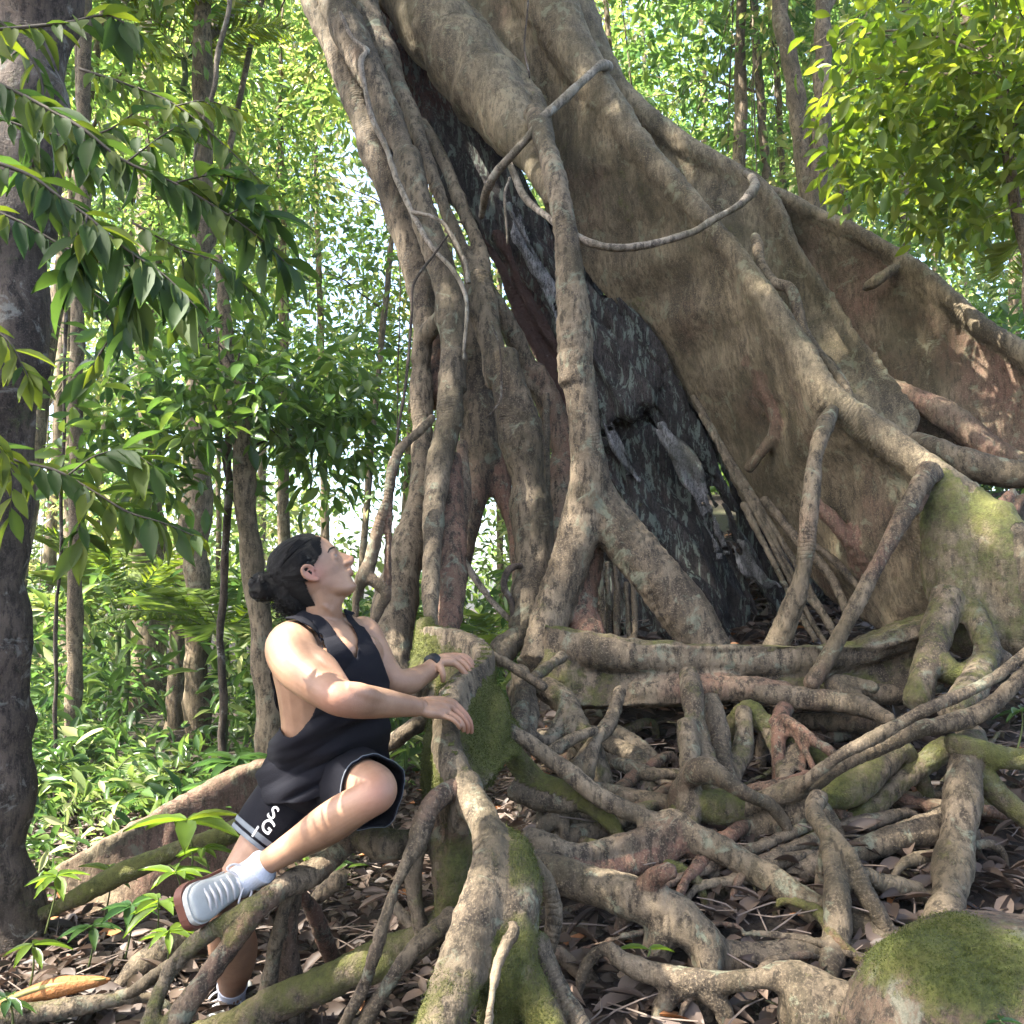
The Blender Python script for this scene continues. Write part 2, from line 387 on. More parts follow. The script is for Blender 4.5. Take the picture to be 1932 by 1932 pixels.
# main buttress plank (nearest) with its ridge running down to the right
g = G()
ridge = U((960, -120, 0, 5.6), (1010, -40, 0, 5.4), (1095, 120, 0, 5.1), (1196, 262, 0, 4.8), (1310, 390, 0, 4.6), (1400, 500, 0, 4.42), (1500, 640, 0, 4.2), (1555, 735, 0, 4.08), (1640, 800, 0, 3.98), (1735, 870, 0, 3.86), (1830, 940, 0, 3.72), (1900, 1010, 0, 3.6), (1975, 1110, 0, 3.5))
base = U((700, -120, 0, 5.75), (765, -40, 0, 5.6), (1000, 300, 0, 5.35), (1050, 430, 0, 5.2), (1130, 530, 0, 5.1), (1250, 660, 0, 5.0), (1350, 820, 0, 4.9), (1430, 960, 0, 4.8), (1530, 1070, 0, 4.6), (1620, 1150, 0, 4.4), (1740, 1200, 0, 4.1), (1800, 1210, 0, 3.9), (1900, 1240, 0, 3.7))
g.wall(ridge, base, .16, nu=110, ns=34, fold=.085, ff=8, seed=2, sag=-.02, moss=.30, tone=.45, thb=.10)
g.sweep(K('U', [(960, -120, 130, 5.55), (1010, -40, 120, 5.35), (1095, 120, 80, 5.08), (1196, 265, 56, 4.78), (1310, 393, 46, 4.56), (1400, 500, 44, 4.38), (1440, 560, 52, 4.3), (1500, 650, 54, 4.18), (1560, 745, 62, 4.05), (1640, 808, 66, 3.95), (1735, 880, 66, 3.82), (1830, 950, 74, 3.7), (1900, 1020, 90, 3.58), (1975, 1120, 120, 3.48)]), moss=.02, tone=.15, seg=18)
# the mossy flank at the far right running down to the roots
g.sweep(K('U', [(1760, 890, 60, 3.8), (1790, 960, 105, 3.72), (1800, 1060, 120, 3.66), (1815, 1140, 115, 3.6), (1850, 1220, 100, 3.5)]), moss=.62, tone=.5, seg=18)
g.sweep(K('U', [(1860, 960, 90, 3.66), (1890, 1050, 130, 3.6), (1915, 1150, 120, 3.55), (1925, 1230, 90, 3.5)]), moss=.68, tone=.4, seg=18)
g.sweep(K('B2', [(880, 780, 70, 4.2), (1000, 900, 80, 4.15), (1100, 1040, 80, 4.15), (1180, 1200, 70, 4.2)]), moss=.1, tone=.9)
g.sweep(K('B2', [(560, 640, 60, 4.5), (700, 430, 60, 4.4), (640, 200, 60, 4.4), (600, 0, 40, 4.5)]), moss=.1, tone=.8)
rootpart('buttress', g, fig, WALLB, .017, it=3, bump=.09, ring=.05, fine=.005, moss_noise=.7, label='nearest buttress plank with a rounded grey ridge')

g = G()   # second plank, behind
ridge = U((880, -160, 0, 6.3), (1040, -40, 0, 6.0), (1140, 112, 0, 5.8), (1196, 187, 0, 5.6), (1310, 272, 0, 5.4), (1380, 318, 0, 5.3), (1445, 352, 0, 5.2), (1500, 470, 0, 5.1), (1580, 590, 0, 5.0), (1650, 690, 0, 4.8), (1730, 800, 0, 4.6))
base = U((700, -160, 0, 6.2), (800, 0, 0, 6.0), (980, 200, 0, 5.7), (1120, 330, 0, 5.5), (1250, 450, 0, 5.3), (1330, 540, 0, 5.1), (1400, 640, 0, 5.0), (1470, 720, 0, 4.9), (1540, 800, 0, 4.7), (1620, 860, 0, 4.5), (1700, 900, 0, 4.4))
g.wall(ridge, base, .16, nu=90, ns=24, fold=.05, ff=6, seed=9, sag=.03, moss=.32, tone=.35)
g.sweep(K('U', [(880, -160, 150, 6.25), (1040, -40, 110, 5.95), (1125, 118, 70, 5.75), (1190, 197, 50, 5.55), (1305, 284, 44, 5.35), (1440, 362, 34, 5.15), (1505, 480, 26, 5.05), (1600, 625, 20, 4.9), (1715, 800, 24, 4.6)]), moss=.15, tone=.25)
rootpart('buttress', g, fig, WALLB, .02, it=3, bump=.10, ring=.03, fine=.006, label='middle buttress plank behind the grey ridge')

g = G()   # third plank: reddish sheet reaching out of the right edge
ridge = U((1450, 362, 0, 5.2), (1520, 395, 0, 5.15), (1615, 440, 0, 5.05), (1710, 505, 0, 4.9), (1844, 610, 0, 4.7), (1960, 690, 0, 4.5), (2100, 800, 0, 4.3))
base = U((1545, 560, 0, 5.15), (1600, 640, 0, 5.1), (1660, 740, 0, 5.0), (1740, 850, 0, 4.8), (1850, 890, 0, 4.6), (1960, 910, 0, 4.45), (2100, 960, 0, 4.3))
g.wall(ridge, base, .13, nu=70, ns=30, fold=.075, ff=5, seed=14, sag=.10, moss=.12, tone=.72)
g.sweep(K('A2', [(660, 935, 50, 5.2), (760, 985, 70, 5.15), (900, 1060, 72, 5.1), (1060, 1130, 74, 5.02), (1200, 1210, 84, 4.95), (1400, 1340, 90, 4.85), (1700, 1600, 100, 4.65), (1932, 1760, 110, 4.5), (2200, 2000, 110, 4.3)]), moss=.12, tone=.3)
g.sweep(K('A2', [(1140, 1430, 30, 4.98), (1180, 1405, 60, 4.85), (1260, 1350, 60, 4.85), (1360, 1300, 30, 4.9)]), moss=.1, tone=.5)
g.sweep(K('B2', [(1250, 200, 60, 4.85), (1400, 290, 120, 4.7), (1600, 400, 150, 4.6), (1750, 520, 130, 4.5), (1932, 620, 120, 4.4)]), moss=.25, tone=.7)
rootpart('buttress', g, fig, WALLB, .018, it=3, bump=.12, ring=.04, fine=.007, label='reddish buttress sheet rising to the right edge')

# first lobe: thick strand between the dead host trunk and the middle plank
root('trunk_strand', [('A1', [(450, -300, 330, 5.7), (600, -20, 330, 5.45), (800, 240, 330, 5.15), (1000, 500, 310, 4.9), (1130, 690, 220, 4.65), (1230, 850, 140, 4.4), (1300, 1000, 90, 4.2)], dict(m=.25, t=.35, s=24)),
                      ('A1', [(700, 0, 200, 5.5), (950, 240, 170, 5.2), (1130, 440, 140, 4.95), (1230, 620, 110, 4.6)], dict(m=.3, t=.2, s=18))], .016, WALLB, bump=.05)
# pillar root, forked at the foot, with the web of bark between the legs
root('pillar_root', [('A1', [(1190, 560, 80, 4.5), (1240, 660, 95, 4.3), (1290, 850, 104, 4.1), (1335, 1050, 112, 3.98), (1370, 1300, 132, 3.92), (1390, 1600, 150, 3.88), (1405, 1900, 156, 3.84)], dict(m=.22, t=.2, w=.006, s=20)),
                     ('B1', [(1405, 60, 154, 3.85), (1430, 300, 140, 3.84), (1450, 500, 150, 3.83), (1468, 660, 175, 3.82), (1440, 860, 200, 3.82), (1375, 1080, 180, 3.8), (1310, 1260, 170, 3.78), (1250, 1450, 170, 3.72), (1215, 1600, 200, 3.66)], dict(m=.3, t=.25, w=0, s=22)),
                     ('B1', [(1460, 640, 150, 3.84), (1530, 830, 200, 3.84), (1680, 1020, 215, 3.8), (1830, 1200, 235, 3.76), (1960, 1370, 235, 3.72), (2050, 1500, 200, 3.68), (2110, 1640, 200, 3.64), (2140, 1760, 160, 3.6)], dict(m=.28, t=.25, w=0, s=22)),
                     ('B1', [(1480, 780, 130, 3.88), (1470, 950, 150, 3.9), (1450, 1100, 150, 3.9), (1440, 1300, 130, 3.85), (1470, 1480, 160, 3.75)], dict(m=.05, t=1., w=0, s=16))], .0115, bump=.07, ring=.03)
# long horizontal beam root between pillar and flank
g = G()
r_ = U((1040, 1190, 0, 3.72), (1120, 1205, 0, 3.66), (1200, 1216, 0, 3.62), (1350, 1220, 0, 3.6), (1480, 1222, 0, 3.6), (1580, 1218, 0, 3.6), (1680, 1196, 0, 3.58), (1780, 1160, 0, 3.56))
b_ = U((1035, 1330, 0, 3.62), (1120, 1335, 0, 3.6), (1200, 1330, 0, 3.58), (1350, 1325, 0, 3.56), (1480, 1310, 0, 3.56), (1580, 1300, 0, 3.58), (1680, 1290, 0, 3.6), (1780, 1270, 0, 3.58))
g.wall(r_, b_, .24, nu=70, ns=16, fold=.03, ff=10, seed=4, moss=.55, tone=.45)
g.sweep(K('U', [(1040, 1210, 70, 3.66), (1120, 1228, 70, 3.58), (1200, 1238, 64, 3.55), (1350, 1244, 60, 3.54), (1480, 1246, 60, 3.54), (1580, 1240, 56, 3.54), (1680, 1215, 48, 3.54), (1780, 1176, 44, 3.54)]), moss=.1, tone=.4)
g.sweep(K('B1', [(1290, 1500, 180, 3.68), (1330, 1620, 260, 3.64), (1420, 1700, 240, 3.62), (1600, 1720, 170, 3.58), (1932, 1740, 150, 3.55)]), moss=.62, tone=.4)
g.sweep(K('B2', [(0, 1740, 150, 3.52), (200, 1730, 150, 3.5), (500, 1720, 130, 3.46), (760, 1740, 120, 3.42)]), moss=.3, tone=.7)
g.sweep(K('C2', [(440, 60, 110, 3.42), (700, 90, 130, 3.38), (900, 110, 120, 3.34), (1050, 150, 110, 3.3), (1180, 230, 90, 3.28)]), moss=.15, tone=.5)
rootpart('beam_root', g, fig, BARK, .011, bump=.10, ring=.03, label='long level beam root with moss below its ridge')

# front plank root the person holds: ridge line + mossy walls + spreading toes
g = G()
R0 = [(1450, 655, 0, 3.4), (1540, 655, 0, 3.35), (1640, 672, 0, 3.28), (1725, 725, 0, 3.2), (1765, 790, 0, 3.1), (1735, 850, 0, 3.0), (1660, 905, 0, 2.88), (1600, 970, 0, 2.76), (1570, 1060, 0, 2.66), (1560, 1160, 0, 2.58), (1575, 1260, 0, 2.52), (1620, 1380, 0, 2.46), (1680, 1500, 0, 2.42), (1740, 1600, 0, 2.36)]
B0 = [(1440, 1100, 0, 3.3), (1560, 1150, 0, 3.25), (1700, 1200, 0, 3.15), (1820, 1230, 0, 3.1), (1870, 1280, 0, 3.02), (1890, 1330, 0, 2.94), (1860, 1400, 0, 2.86), (1800, 1450, 0, 2.76), (1740, 1500, 0, 2.68), (1660, 1560, 0, 2.62), (1600, 1640, 0, 2.58), (1620, 1760, 0, 2.54), (1650, 1850, 0, 2.5), (1680, 2000, 0, 2.42)]
g.wall(K('M', R0), K('M', B0), .055, nu=90, ns=30, fold=.03, ff=14, seed=21, sag=-.02, moss=.95, tone=.3, thb=.14)
ri = [(a, b, wd, d) for (a, b, _, d), wd in zip(R0, (56, 68, 76, 84, 92, 104, 118, 138, 144, 146, 136, 135, 150, 170))]
ri = [(a, b+w_*.42, w_*1.04, d) for a, b, w_, d in ri]
g.sweep(K('C1', [(620, 60, 150, 2.9), (610, 200, 210, 2.78), (580, 350, 220, 2.68), (560, 520, 210, 2.6), (585, 700, 220, 2.55), (600, 850, 200, 2.5)]), moss=.95, tone=.3, seg=18)
g.sweep(K('C1', [(840, 60, 150, 3.0), (860, 180, 180, 2.92), (850, 320, 190, 2.82), (820, 440, 170, 2.74), (800, 560, 120, 2.66)]), moss=.95, tone=.3, seg=18)
g.sweep(K('M', ri), moss=.12, tone=.1, seg=18, sub=8)
g.sweep(K('M', [(1440, 620, 110, 3.45), (1440, 760, 130, 3.4), (1420, 900, 150, 3.32), (1390, 1020, 170, 3.25)]), moss=.8, tone=.3)
g.sweep(K('C1', [(700, 560, 190, 2.42), (750, 680, 190, 2.36), (815, 800, 200, 2.3), (850, 930, 230, 2.24), (840, 1080, 250, 2.18), (800, 1230, 280, 2.14), (750, 1400, 300, 2.1), (690, 1580, 300, 2.05), (620, 1760, 290, 2.0), (555, 1960, 290, 1.96), (520, 2100, 290, 1.92), (480, 2350, 290, 1.9)]), moss=.58, tone=.2, seg=22)
g.sweep(K('C1', [(930, 860, 130, 2.30), (985, 1000, 230, 2.23), (985, 1180, 290, 2.18), (960, 1400, 300, 2.13), (980, 1600, 270, 2.1), (1080, 1760, 230, 2.08), (1170, 1950, 230, 2.04), (1230, 2100, 220, 2.0), (1300, 2300, 220, 2.0)]), moss=.95, tone=.3, seg=20)
g.sweep(K('C1', [(1060, 1000, 110, 2.3), (1150, 1110, 110, 2.3), (1195, 1230, 105, 2.3), (1200, 1360, 100, 2.3), (1175, 1500, 90, 2.32), (1150, 1600, 70, 2.36)]), moss=.45, tone=.4)
g.sweep(K('C1', [(1080, 1450, 180, 2.22), (1160, 1600, 150, 2.2), (1230, 1740, 140, 2.16), (1310, 1880, 140, 2.12), (1400, 2050, 130, 2.08), (1480, 2250, 120, 2.06)]), moss=.75, tone=.3)
g.sweep(K('C1', [(880, 1500, 300, 2.1), (900, 1650, 280, 2.08), (900, 1800, 240, 2.1), (880, 1980, 200, 2.1)]), moss=1., tone=.3)
g.sweep(K('C1', [(960, 1350, 50, 2.02), (975, 1400, 78, 1.99), (935, 1480, 74, 1.97), (885, 1600, 70, 1.95), (862, 1740, 66, 1.93), (845, 1850, 62, 1.91), (830, 2000, 56, 1.9), (810, 2250, 56, 1.9)]), moss=.2, tone=.6, wob=.006)
g.sweep(K('C1', [(560, 760, 200, 2.5), (600, 900, 230, 2.46), (620, 1050, 220, 2.42), (610, 1250, 180, 2.4), (590, 1400, 120, 2.38)]), moss=.75, tone=.7)
rootpart('front_buttress', g, fig, BARK, .0095, it=4, bump=.12, ring=.03, moss_noise=2.2, fine=.004, label='mossy front buttress root with the bare ridge the person grips')

FR = [  # roots round the front buttress
 ([('C1', [(650, 600, 120, 2.4), (570, 640, 112, 2.36), (495, 750, 105, 2.32), (445, 900, 90, 2.28), (385, 1010, 62, 2.24), (310, 1150, 56, 2.2), (250, 1340, 56, 2.17), (195, 1540, 58, 2.15), (135, 1720, 62, 2.15), (40, 1900, 60, 2.14), (-80, 2150, 60, 2.12), (-200, 2500, 60, 2.1)], dict(m=.35, t=.6))], .008),
 ([('C1', [(-60, 860, 80, 2.62), (30, 885, 105, 2.56), (150, 905, 140, 2.52), (290, 925, 170, 2.5), (400, 900, 150, 2.55), (520, 860, 120, 2.6)], dict(m=.55, t=.2))], .009),
 ([('C1', [(230, 380, 60, 2.95), (310, 320, 88, 2.9), (400, 250, 96, 2.88), (520, 200, 90, 2.95), (640, 170, 80, 3.0)], dict(m=.3, t=.2))], .01),
 ([('C1', [(440, 900, 90, 2.42), (405, 1050, 86, 2.4), (410, 1200, 84, 2.4), (440, 1340, 80, 2.4), (470, 1480, 80, 2.4)], dict(m=.5, t=.4)),
   ('C1', [(270, 1230, 50, 2.45), (350, 1310, 60, 2.45), (430, 1400, 70, 2.44)], dict(m=.5, t=.4))], .009),
 ([('C1', [(640, 1330, 120, 2.3), (560, 1390, 120, 2.26), (450, 1480, 110, 2.22), (340, 1590, 90, 2.19), (240, 1730, 80, 2.17), (150, 1870, 80, 2.15), (90, 2000, 80, 2.13), (0, 2250, 80, 2.1), (-80, 2500, 80, 2.1)], dict(m=.3, t=.3))], .008),
 ([('C0', [(900, 2120, 130, 2.42), (1100, 2010, 150, 2.42), (1350, 1910, 160, 2.42), (1650, 1770, 175, 2.42), (1932, 1650, 190, 2.42), (2200, 1560, 200, 2.42), (2400, 1440, 160, 2.42), (2520, 1340, 120, 2.42)], dict(m=.62, t=.4, s=18))], .010),
 ([('C0', [(760, 2350, 120, 2.2), (900, 2080, 120, 2.22), (1000, 1900, 120, 2.24), (1110, 1740, 118, 2.26), (1300, 1500, 118, 2.3), (1440, 1300, 125, 2.34), (1590, 1160, 130, 2.4), (1760, 1070, 130, 2.47), (1932, 950, 120, 2.52), (2020, 890, 100, 2.56)], dict(m=.5, t=.6, s=16)),
   ('C0', [(1450, 1260, 100, 2.34), (1330, 1330, 84, 2.33), (1200, 1400, 84, 2.33), (1080, 1490, 86, 2.33), (970, 1610, 76, 2.31), (900, 1760, 74, 2.28), (850, 1900, 76, 2.24), (800, 2050, 80, 2.2), (740, 2300, 80, 2.18)], dict(m=.6, t=.3))], .008),
 ([('C0', [(960, 1590, 50, 2.4), (840, 1700, 60, 2.5), (730, 1770, 60, 2.56), (580, 1800, 50, 2.6)], dict(m=.3, t=.2))], .008),
 ([('C0', [(1130, 1350, 120, 3.0), (1020, 1440, 150, 2.95), (880, 1540, 150, 2.9), (760, 1620, 140, 2.85), (700, 1680, 90, 2.82)], dict(m=.3, t=.3))], .011),
 ([('C0', [(1640, 1180, 80, 2.46), (1590, 1350, 86, 2.47), (1550, 1520, 88, 2.5), (1520, 1720, 95, 2.52), (1500, 1850, 95, 2.55)], dict(m=.4, t=.3)),
   ('C0', [(1700, 1060, 90, 2.6), (1640, 1250, 110, 2.6), (1620, 1450, 120, 2.6), (1640, 1640, 135, 2.62), (1650, 1800, 140, 2.62)], dict(m=.1, t=.5))], .01),
 ([('C0', [(1650, 1150, 60, 2.7), (1740, 1270, 80, 2.75), (1830, 1440, 80, 2.85), (1900, 1600, 80, 3.0)], dict(m=.1, t=1.)), ('C0', [(1932, 1100, 90, 2.9), (1830, 1180, 80, 2.9), (1760, 1240, 60, 2.88)], dict(m=.4, t=.2))], .01),
 ([('C0', [(-200, 1960, 110, 2.5), (0, 1905, 110, 2.5), (300, 1865, 105, 2.52), (520, 1830, 90, 2.55), (840, 1800, 60, 2.6)], dict(m=.45, t=.3))], .01),
]
for ch, vx in FR: root('surface_root', ch, vx)

RR = [  # the tangle to the right: (chains, voxel)
 ([('C1', [(860, 240, 80, 2.95), (940, 285, 100, 2.9), (1050, 350, 92, 2.88), (1250, 500, 98, 2.86), (1400, 620, 102, 2.84), (1560, 705, 108, 2.82), (1750, 775, 105, 2.8), (1932, 815, 120, 2.78)], dict(m=.25, t=.3)),
   ('C2', [(-60, 800, 130, 2.8), (60, 880, 150, 2.76), (220, 950, 150, 2.72), (420, 1060, 150, 2.68), (600, 1170, 165, 2.62), (790, 1280, 160, 2.56), (960, 1350, 160, 2.52), (1120, 1430, 180, 2.48), (1250, 1520, 160, 2.44)], dict(m=.12, t=.4)),
   ('C1', [(1040, 870, 100, 2.72), (1160, 930, 130, 2.68), (1300, 960, 115, 2.68), (1540, 930, 105, 2.72), (1740, 885, 140, 2.76), (1900, 860, 150, 2.78)], dict(m=.1, t=.6)),
   ('C1', [(1270, 960, 80, 2.68), (1330, 1040, 80, 2.66), (1420, 1080, 90, 2.66), (1600, 1060, 100, 2.7), (1800, 980, 130, 2.74), (1932, 900, 120, 2.76)], dict(m=.02, t=1.))], .0095),
 ([('C1', [(1080, 1000, 100, 2.6), (1200, 1070, 170, 2.56), (1350, 1130, 190, 2.54), (1600, 1185, 200, 2.5), (1760, 1240, 210, 2.46), (1932, 1350, 210, 2.42)], dict(m=.15, t=.5)),
   ('C1', [(1690, 1180, 90, 2.47), (1760, 1120, 100, 2.44), (1840, 1080, 90, 2.42), (1900, 1090, 60, 2.42)], dict(m=.02, t=.9)),
   ('C2', [(-20, 1330, 200, 2.42), (90, 1430, 190, 2.4), (200, 1520, 150, 2.4), (400, 1560, 150, 2.4), (620, 1560, 145, 2.4), (830, 1520, 140, 2.42), (960, 1500, 90, 2.44)], dict(m=.1, t=.35)),
   ('C2', [(150, 1480, 150, 2.38), (160, 1580, 130, 2.34), (150, 1680, 110, 2.3)], dict(m=.05, t=.4))], .0095),
 ([('C1', [(1500, 1500, 60, 2.28), (1580, 1570, 95, 2.26), (1700, 1620, 110, 2.25), (1850, 1660, 110, 2.23), (2000, 1690, 110, 2.22)], dict(m=.25, t=.5)),
   ('C2', [(40, 1690, 110, 2.22), (250, 1690, 112, 2.2), (450, 1670, 120, 2.18), (590, 1650, 150, 2.16), (720, 1700, 190, 2.14), (880, 1790, 250, 2.1), (1060, 1850, 260, 2.06), (1250, 1880, 220, 2.0)], dict(m=.15, t=.4)),
   ('C2', [(700, 1750, 240, 2.14), (740, 1900, 240, 2.1), (780, 2050, 220, 2.06), (800, 2250, 220, 2.06)], dict(m=.3, t=.4))], .0095),
 ([('C1', [(1150, 1330, 90, 2.62), (1260, 1410, 120, 2.6), (1400, 1450, 130, 2.58), (1560, 1480, 110, 2.58), (1700, 1500, 80, 2.58)], dict(m=.2, t=.5)),
   ('C1', [(1180, 1520, 60, 2.4), (1290, 1590, 80, 2.4), (1400, 1680, 90, 2.4), (1490, 1790, 80, 2.38)], dict(m=.1, t=.6))], .01),
 ([('C1', [(1260, 1300, 70, 2.72), (1400, 1310, 100, 2.7), (1520, 1340, 90, 2.68), (1600, 1380, 60, 2.68)], dict(m=.05, t=.9))], .01),
 ([('C2', [(770, 640, 100, 2.8), (745, 740, 105, 2.74), (800, 830, 100, 2.68), (880, 920, 95, 2.62), (950, 1000, 95, 2.58), (1000, 1120, 100, 2.54), (1050, 1240, 100, 2.5), (1110, 1340, 100, 2.48)], dict(m=.3, t=.45)),
   ('C2', [(820, 930, 80, 2.62), (860, 1060, 105, 2.56), (880, 1200, 120, 2.5), (885, 1350, 130, 2.46), (865, 1480, 118, 2.42), (840, 1600, 115, 2.36), (825, 1700, 90, 2.32)], dict(m=.15, t=.3))], .0095),
 ([('C2', [(-60, 860, 130, 3.0), (60, 860, 110, 2.98), (250, 770, 90, 2.96), (420, 690, 95, 2.94), (640, 610, 105, 2.9), (760, 570, 95, 2.88), (900, 470, 80, 2.86), (1100, 350, 84, 2.86), (1300, 270, 86, 2.86), (1500, 230, 92, 2.88), (1650, 180, 90, 2.9), (1780, 90, 80, 2.92), (1932, -50, 80, 2.94), (2100, -200, 80, 2.96)], dict(m=.3, t=.3)),
   ('C2', [(660, 600, 60, 2.84), (740, 530, 62, 2.8), (900, 410, 60, 2.78), (1120, 290, 62, 2.78), (1350, 165, 62, 2.78), (1550, 75, 60, 2.8), (1720, -20, 56, 2.82), (1932, -170, 60, 2.84), (2100, -300, 60, 2.86)], dict(m=.15, t=.3)),
   ('C2', [(40, 880, 120, 3.02), (200, 860, 190, 3.0), (400, 820, 210, 2.98), (600, 760, 170, 2.94), (740, 690, 110, 2.9)], dict(m=.35, t=.3))], .0095),
 ([('C2', [(860, 900, 110, 2.96), (960, 820, 110, 2.98), (1060, 730, 110, 3.0), (1200, 600, 112, 3.04), (1350, 480, 115, 3.08), (1520, 390, 120, 3.1)], dict(m=.65, t=.3)),
   ('C2', [(480, 1090, 90, 2.76), (620, 1020, 90, 2.8), (760, 960, 90, 2.84), (880, 880, 90, 2.9)], dict(m=.45, t=.3))], .0105),
 ([('C2', [(520, 1130, 120, 2.74), (700, 1060, 130, 2.76), (860, 1010, 130, 2.8), (1000, 960, 150, 2.82), (1200, 885, 155, 2.84), (1400, 830, 150, 2.86), (1500, 780, 140, 2.88)], dict(m=.15, t=.6))], .0105),
 ([('C2', [(1640, 280, 130, 3.0), (1610, 400, 170, 2.9), (1585, 560, 180, 2.82), (1570, 750, 175, 2.76), (1545, 950, 175, 2.7), (1515, 1150, 180, 2.62), (1480, 1300, 195, 2.54), (1450, 1420, 200, 2.48)], dict(m=.4, t=.35)),
   ('C2', [(1500, 330, 100, 2.88), (1620, 370, 115, 2.86), (1780, 430, 112, 2.86), (1932, 450, 110, 2.86), (2100, 460, 100, 2.86)], dict(m=.7, t=.2)),
   ('C2', [(1630, 450, 120, 2.9), (1720, 560, 135, 2.86), (1820, 660, 130, 2.84), (1960, 770, 120, 2.82), (2100, 850, 110, 2.8)], dict(m=.6, t=.3))], .0105),
 ([('C2', [(1000, 1080, 80, 2.6), (1120, 1130, 100, 2.62), (1270, 1170, 105, 2.64), (1420, 1230, 100, 2.64), (1500, 1260, 80, 2.64)], dict(m=.2, t=.4))], .0105),
 ([('C2', [(820, 660, 90, 2.94), (880, 630, 140, 2.96), (1000, 560, 150, 3.0), (1140, 470, 130, 3.04), (1240, 400, 100, 3.08)], dict(m=.65, t=.2))], .0105),
 ([('C2', [(30, -60, 90, 3.3), (50, 60, 110, 3.2), (70, 200, 105, 3.14), (110, 330, 105, 3.1), (150, 470, 105, 3.06)], dict(m=.5, t=.3)),
   ('C2', [(20, 220, 100, 3.1), (30, 350, 110, 3.05), (35, 480, 115, 3.0), (40, 620, 125, 2.96), (30, 780, 120, 2.9), (0, 860, 100, 2.86)], dict(m=.5, t=.2)),
   ('C2', [(40, 560, 110, 2.94), (110, 510, 150, 2.88), (190, 520, 130, 2.84), (280, 575, 90, 2.82), (400, 640, 66, 2.82), (490, 680, 60, 2.84)], dict(m=.1, t=.6)),
   ('C2', [(60, 700, 150, 2.96), (200, 700, 160, 2.96), (340, 690, 140, 2.98), (440, 680, 90, 3.0)], dict(m=.7, t=.3))], .010),
 ([('C2', [(150, 80, 90, 3.3), (190, 200, 100, 3.24), (215, 320, 100, 3.2), (230, 460, 95, 3.14), (270, 540, 80, 3.1)], dict(m=.2, t=.5)),
   ('C2', [(340, 150, 80, 3.36), (350, 260, 90, 3.3), (340, 380, 95, 3.24), (300, 500, 100, 3.16)], dict(m=.4, t=.4))], .011),
 ([('C2', [(370, 140, 100, 3.4), (460, 220, 105, 3.36), (600, 310, 100, 3.3), (730, 390, 110, 3.24), (850, 460, 110, 3.2)], dict(m=.7, t=.3)),
   ('C2', [(480, 280, 80, 3.34), (520, 380, 70, 3.26), (550, 480, 66, 3.2), (575, 580, 66, 3.1)], dict(m=.4, t=.5)),
   ('C2', [(640, 380, 60, 3.25), (635, 450, 44, 3.18), (620, 540, 40, 3.1)], dict(m=.4, t=.5)), ('C2', [(670, 390, 60, 3.25), (690, 460, 44, 3.18), (715, 540, 40, 3.1)], dict(m=.2, t=.8))], .0105),
 ([('C2', [(350, 640, 70, 3.06), (460, 610, 80, 3.04), (600, 585, 80, 3.02), (740, 550, 70, 3.0)], dict(m=.02, t=.9))], .0105),
 ([('C2', [(590, 130, 70, 3.4), (560, 220, 74, 3.3)], dict(m=0, t=1.)), ('C2', [(560, 190, 50, 3.28), (640, 250, 52, 3.22), (760, 350, 50, 3.16), (870, 430, 48, 3.1)], dict(m=.1, t=.7)),
   ('C2', [(500, 210, 40, 3.3), (600, 270, 44, 3.26), (670, 330, 40, 3.2)], dict(m=.1, t=.8))], .0095),
 ([('C2', [(620, 210, 90, 3.6), (800, 225, 100, 3.55), (1000, 235, 95, 3.5), (1150, 240, 80, 3.45)], dict(m=.35, t=.6)),
   ('C2', [(840, 40, 60, 3.5), (980, 60, 90, 3.5), (1150, 70, 96, 3.48), (1320, 60, 96, 3.46)], dict(m=.3, t=.5))], .012),
 ([('C1', [(1580, 40, 70, 3.4), (1540, 160, 72, 3.3), (1490, 270, 74, 3.22), (1435, 340, 66, 3.16), (1415, 450, 54, 3.1), (1405, 560, 52, 3.06)], dict(m=.1, t=.4)),
   ('C1', [(1450, 300, 50, 3.2), (1390, 390, 60, 3.15), (1340, 480, 66, 3.1), (1310, 560, 60, 3.05)], dict(m=.3, t=.3))], .009),
 ([('C1', [(1010, -60, 110, 3.4), (1020, 60, 105, 3.3), (1010, 180, 100, 3.22), (1000, 280, 100, 3.16)], dict(m=.15, t=.1)),
   ('C1', [(1140, 20, 130, 3.45), (1240, 90, 120, 3.4), (1290, 160, 130, 3.35), (1330, 260, 150, 3.3), (1400, 340, 120, 3.26)], dict(m=.5, t=.3)),
   ('C1', [(1270, 170, 90, 3.35), (1220, 260, 80, 3.3), (1160, 330, 70, 3.25), (1080, 300, 66, 3.2), (1000, 270, 60, 3.15)], dict(m=.2, t=.2)),
   ('C1', [(1180, 400, 60, 3.05), (1250, 350, 64, 3.08), (1330, 310, 60, 3.1), (1440, 270, 55, 3.15)], dict(m=.1, t=.1))], .010),
 ([('C1', [(940, 360, 110, 3.0), (1020, 470, 130, 2.96), (1100, 560, 130, 2.94), (1230, 610, 125, 2.92), (1370, 660, 110, 2.9), (1460, 730, 80, 2.88), (1540, 810, 72, 2.86), (1600, 900, 60, 2.84)], dict(m=.85, t=.3)),
   ('C1', [(960, 610, 90, 2.94), (1100, 640, 110, 2.92), (1260, 660, 110, 2.9), (1400, 670, 80, 2.9)], dict(m=.35, t=.4))], .0105),
 ([('C1', [(1110, 860, 70, 2.9), (1180, 770, 80, 2.9), (1240, 690, 70, 2.92)], dict(m=.3, t=.4)), ('C1', [(1260, 700, 50, 2.95), (1270, 800, 52, 2.9), (1280, 900, 50, 2.88)], dict(m=.4, t=.2)),
   ('C1', [(1120, 660, 40, 2.98), (1130, 780, 40, 2.92)], dict(m=.2, t=.2))], .0095),
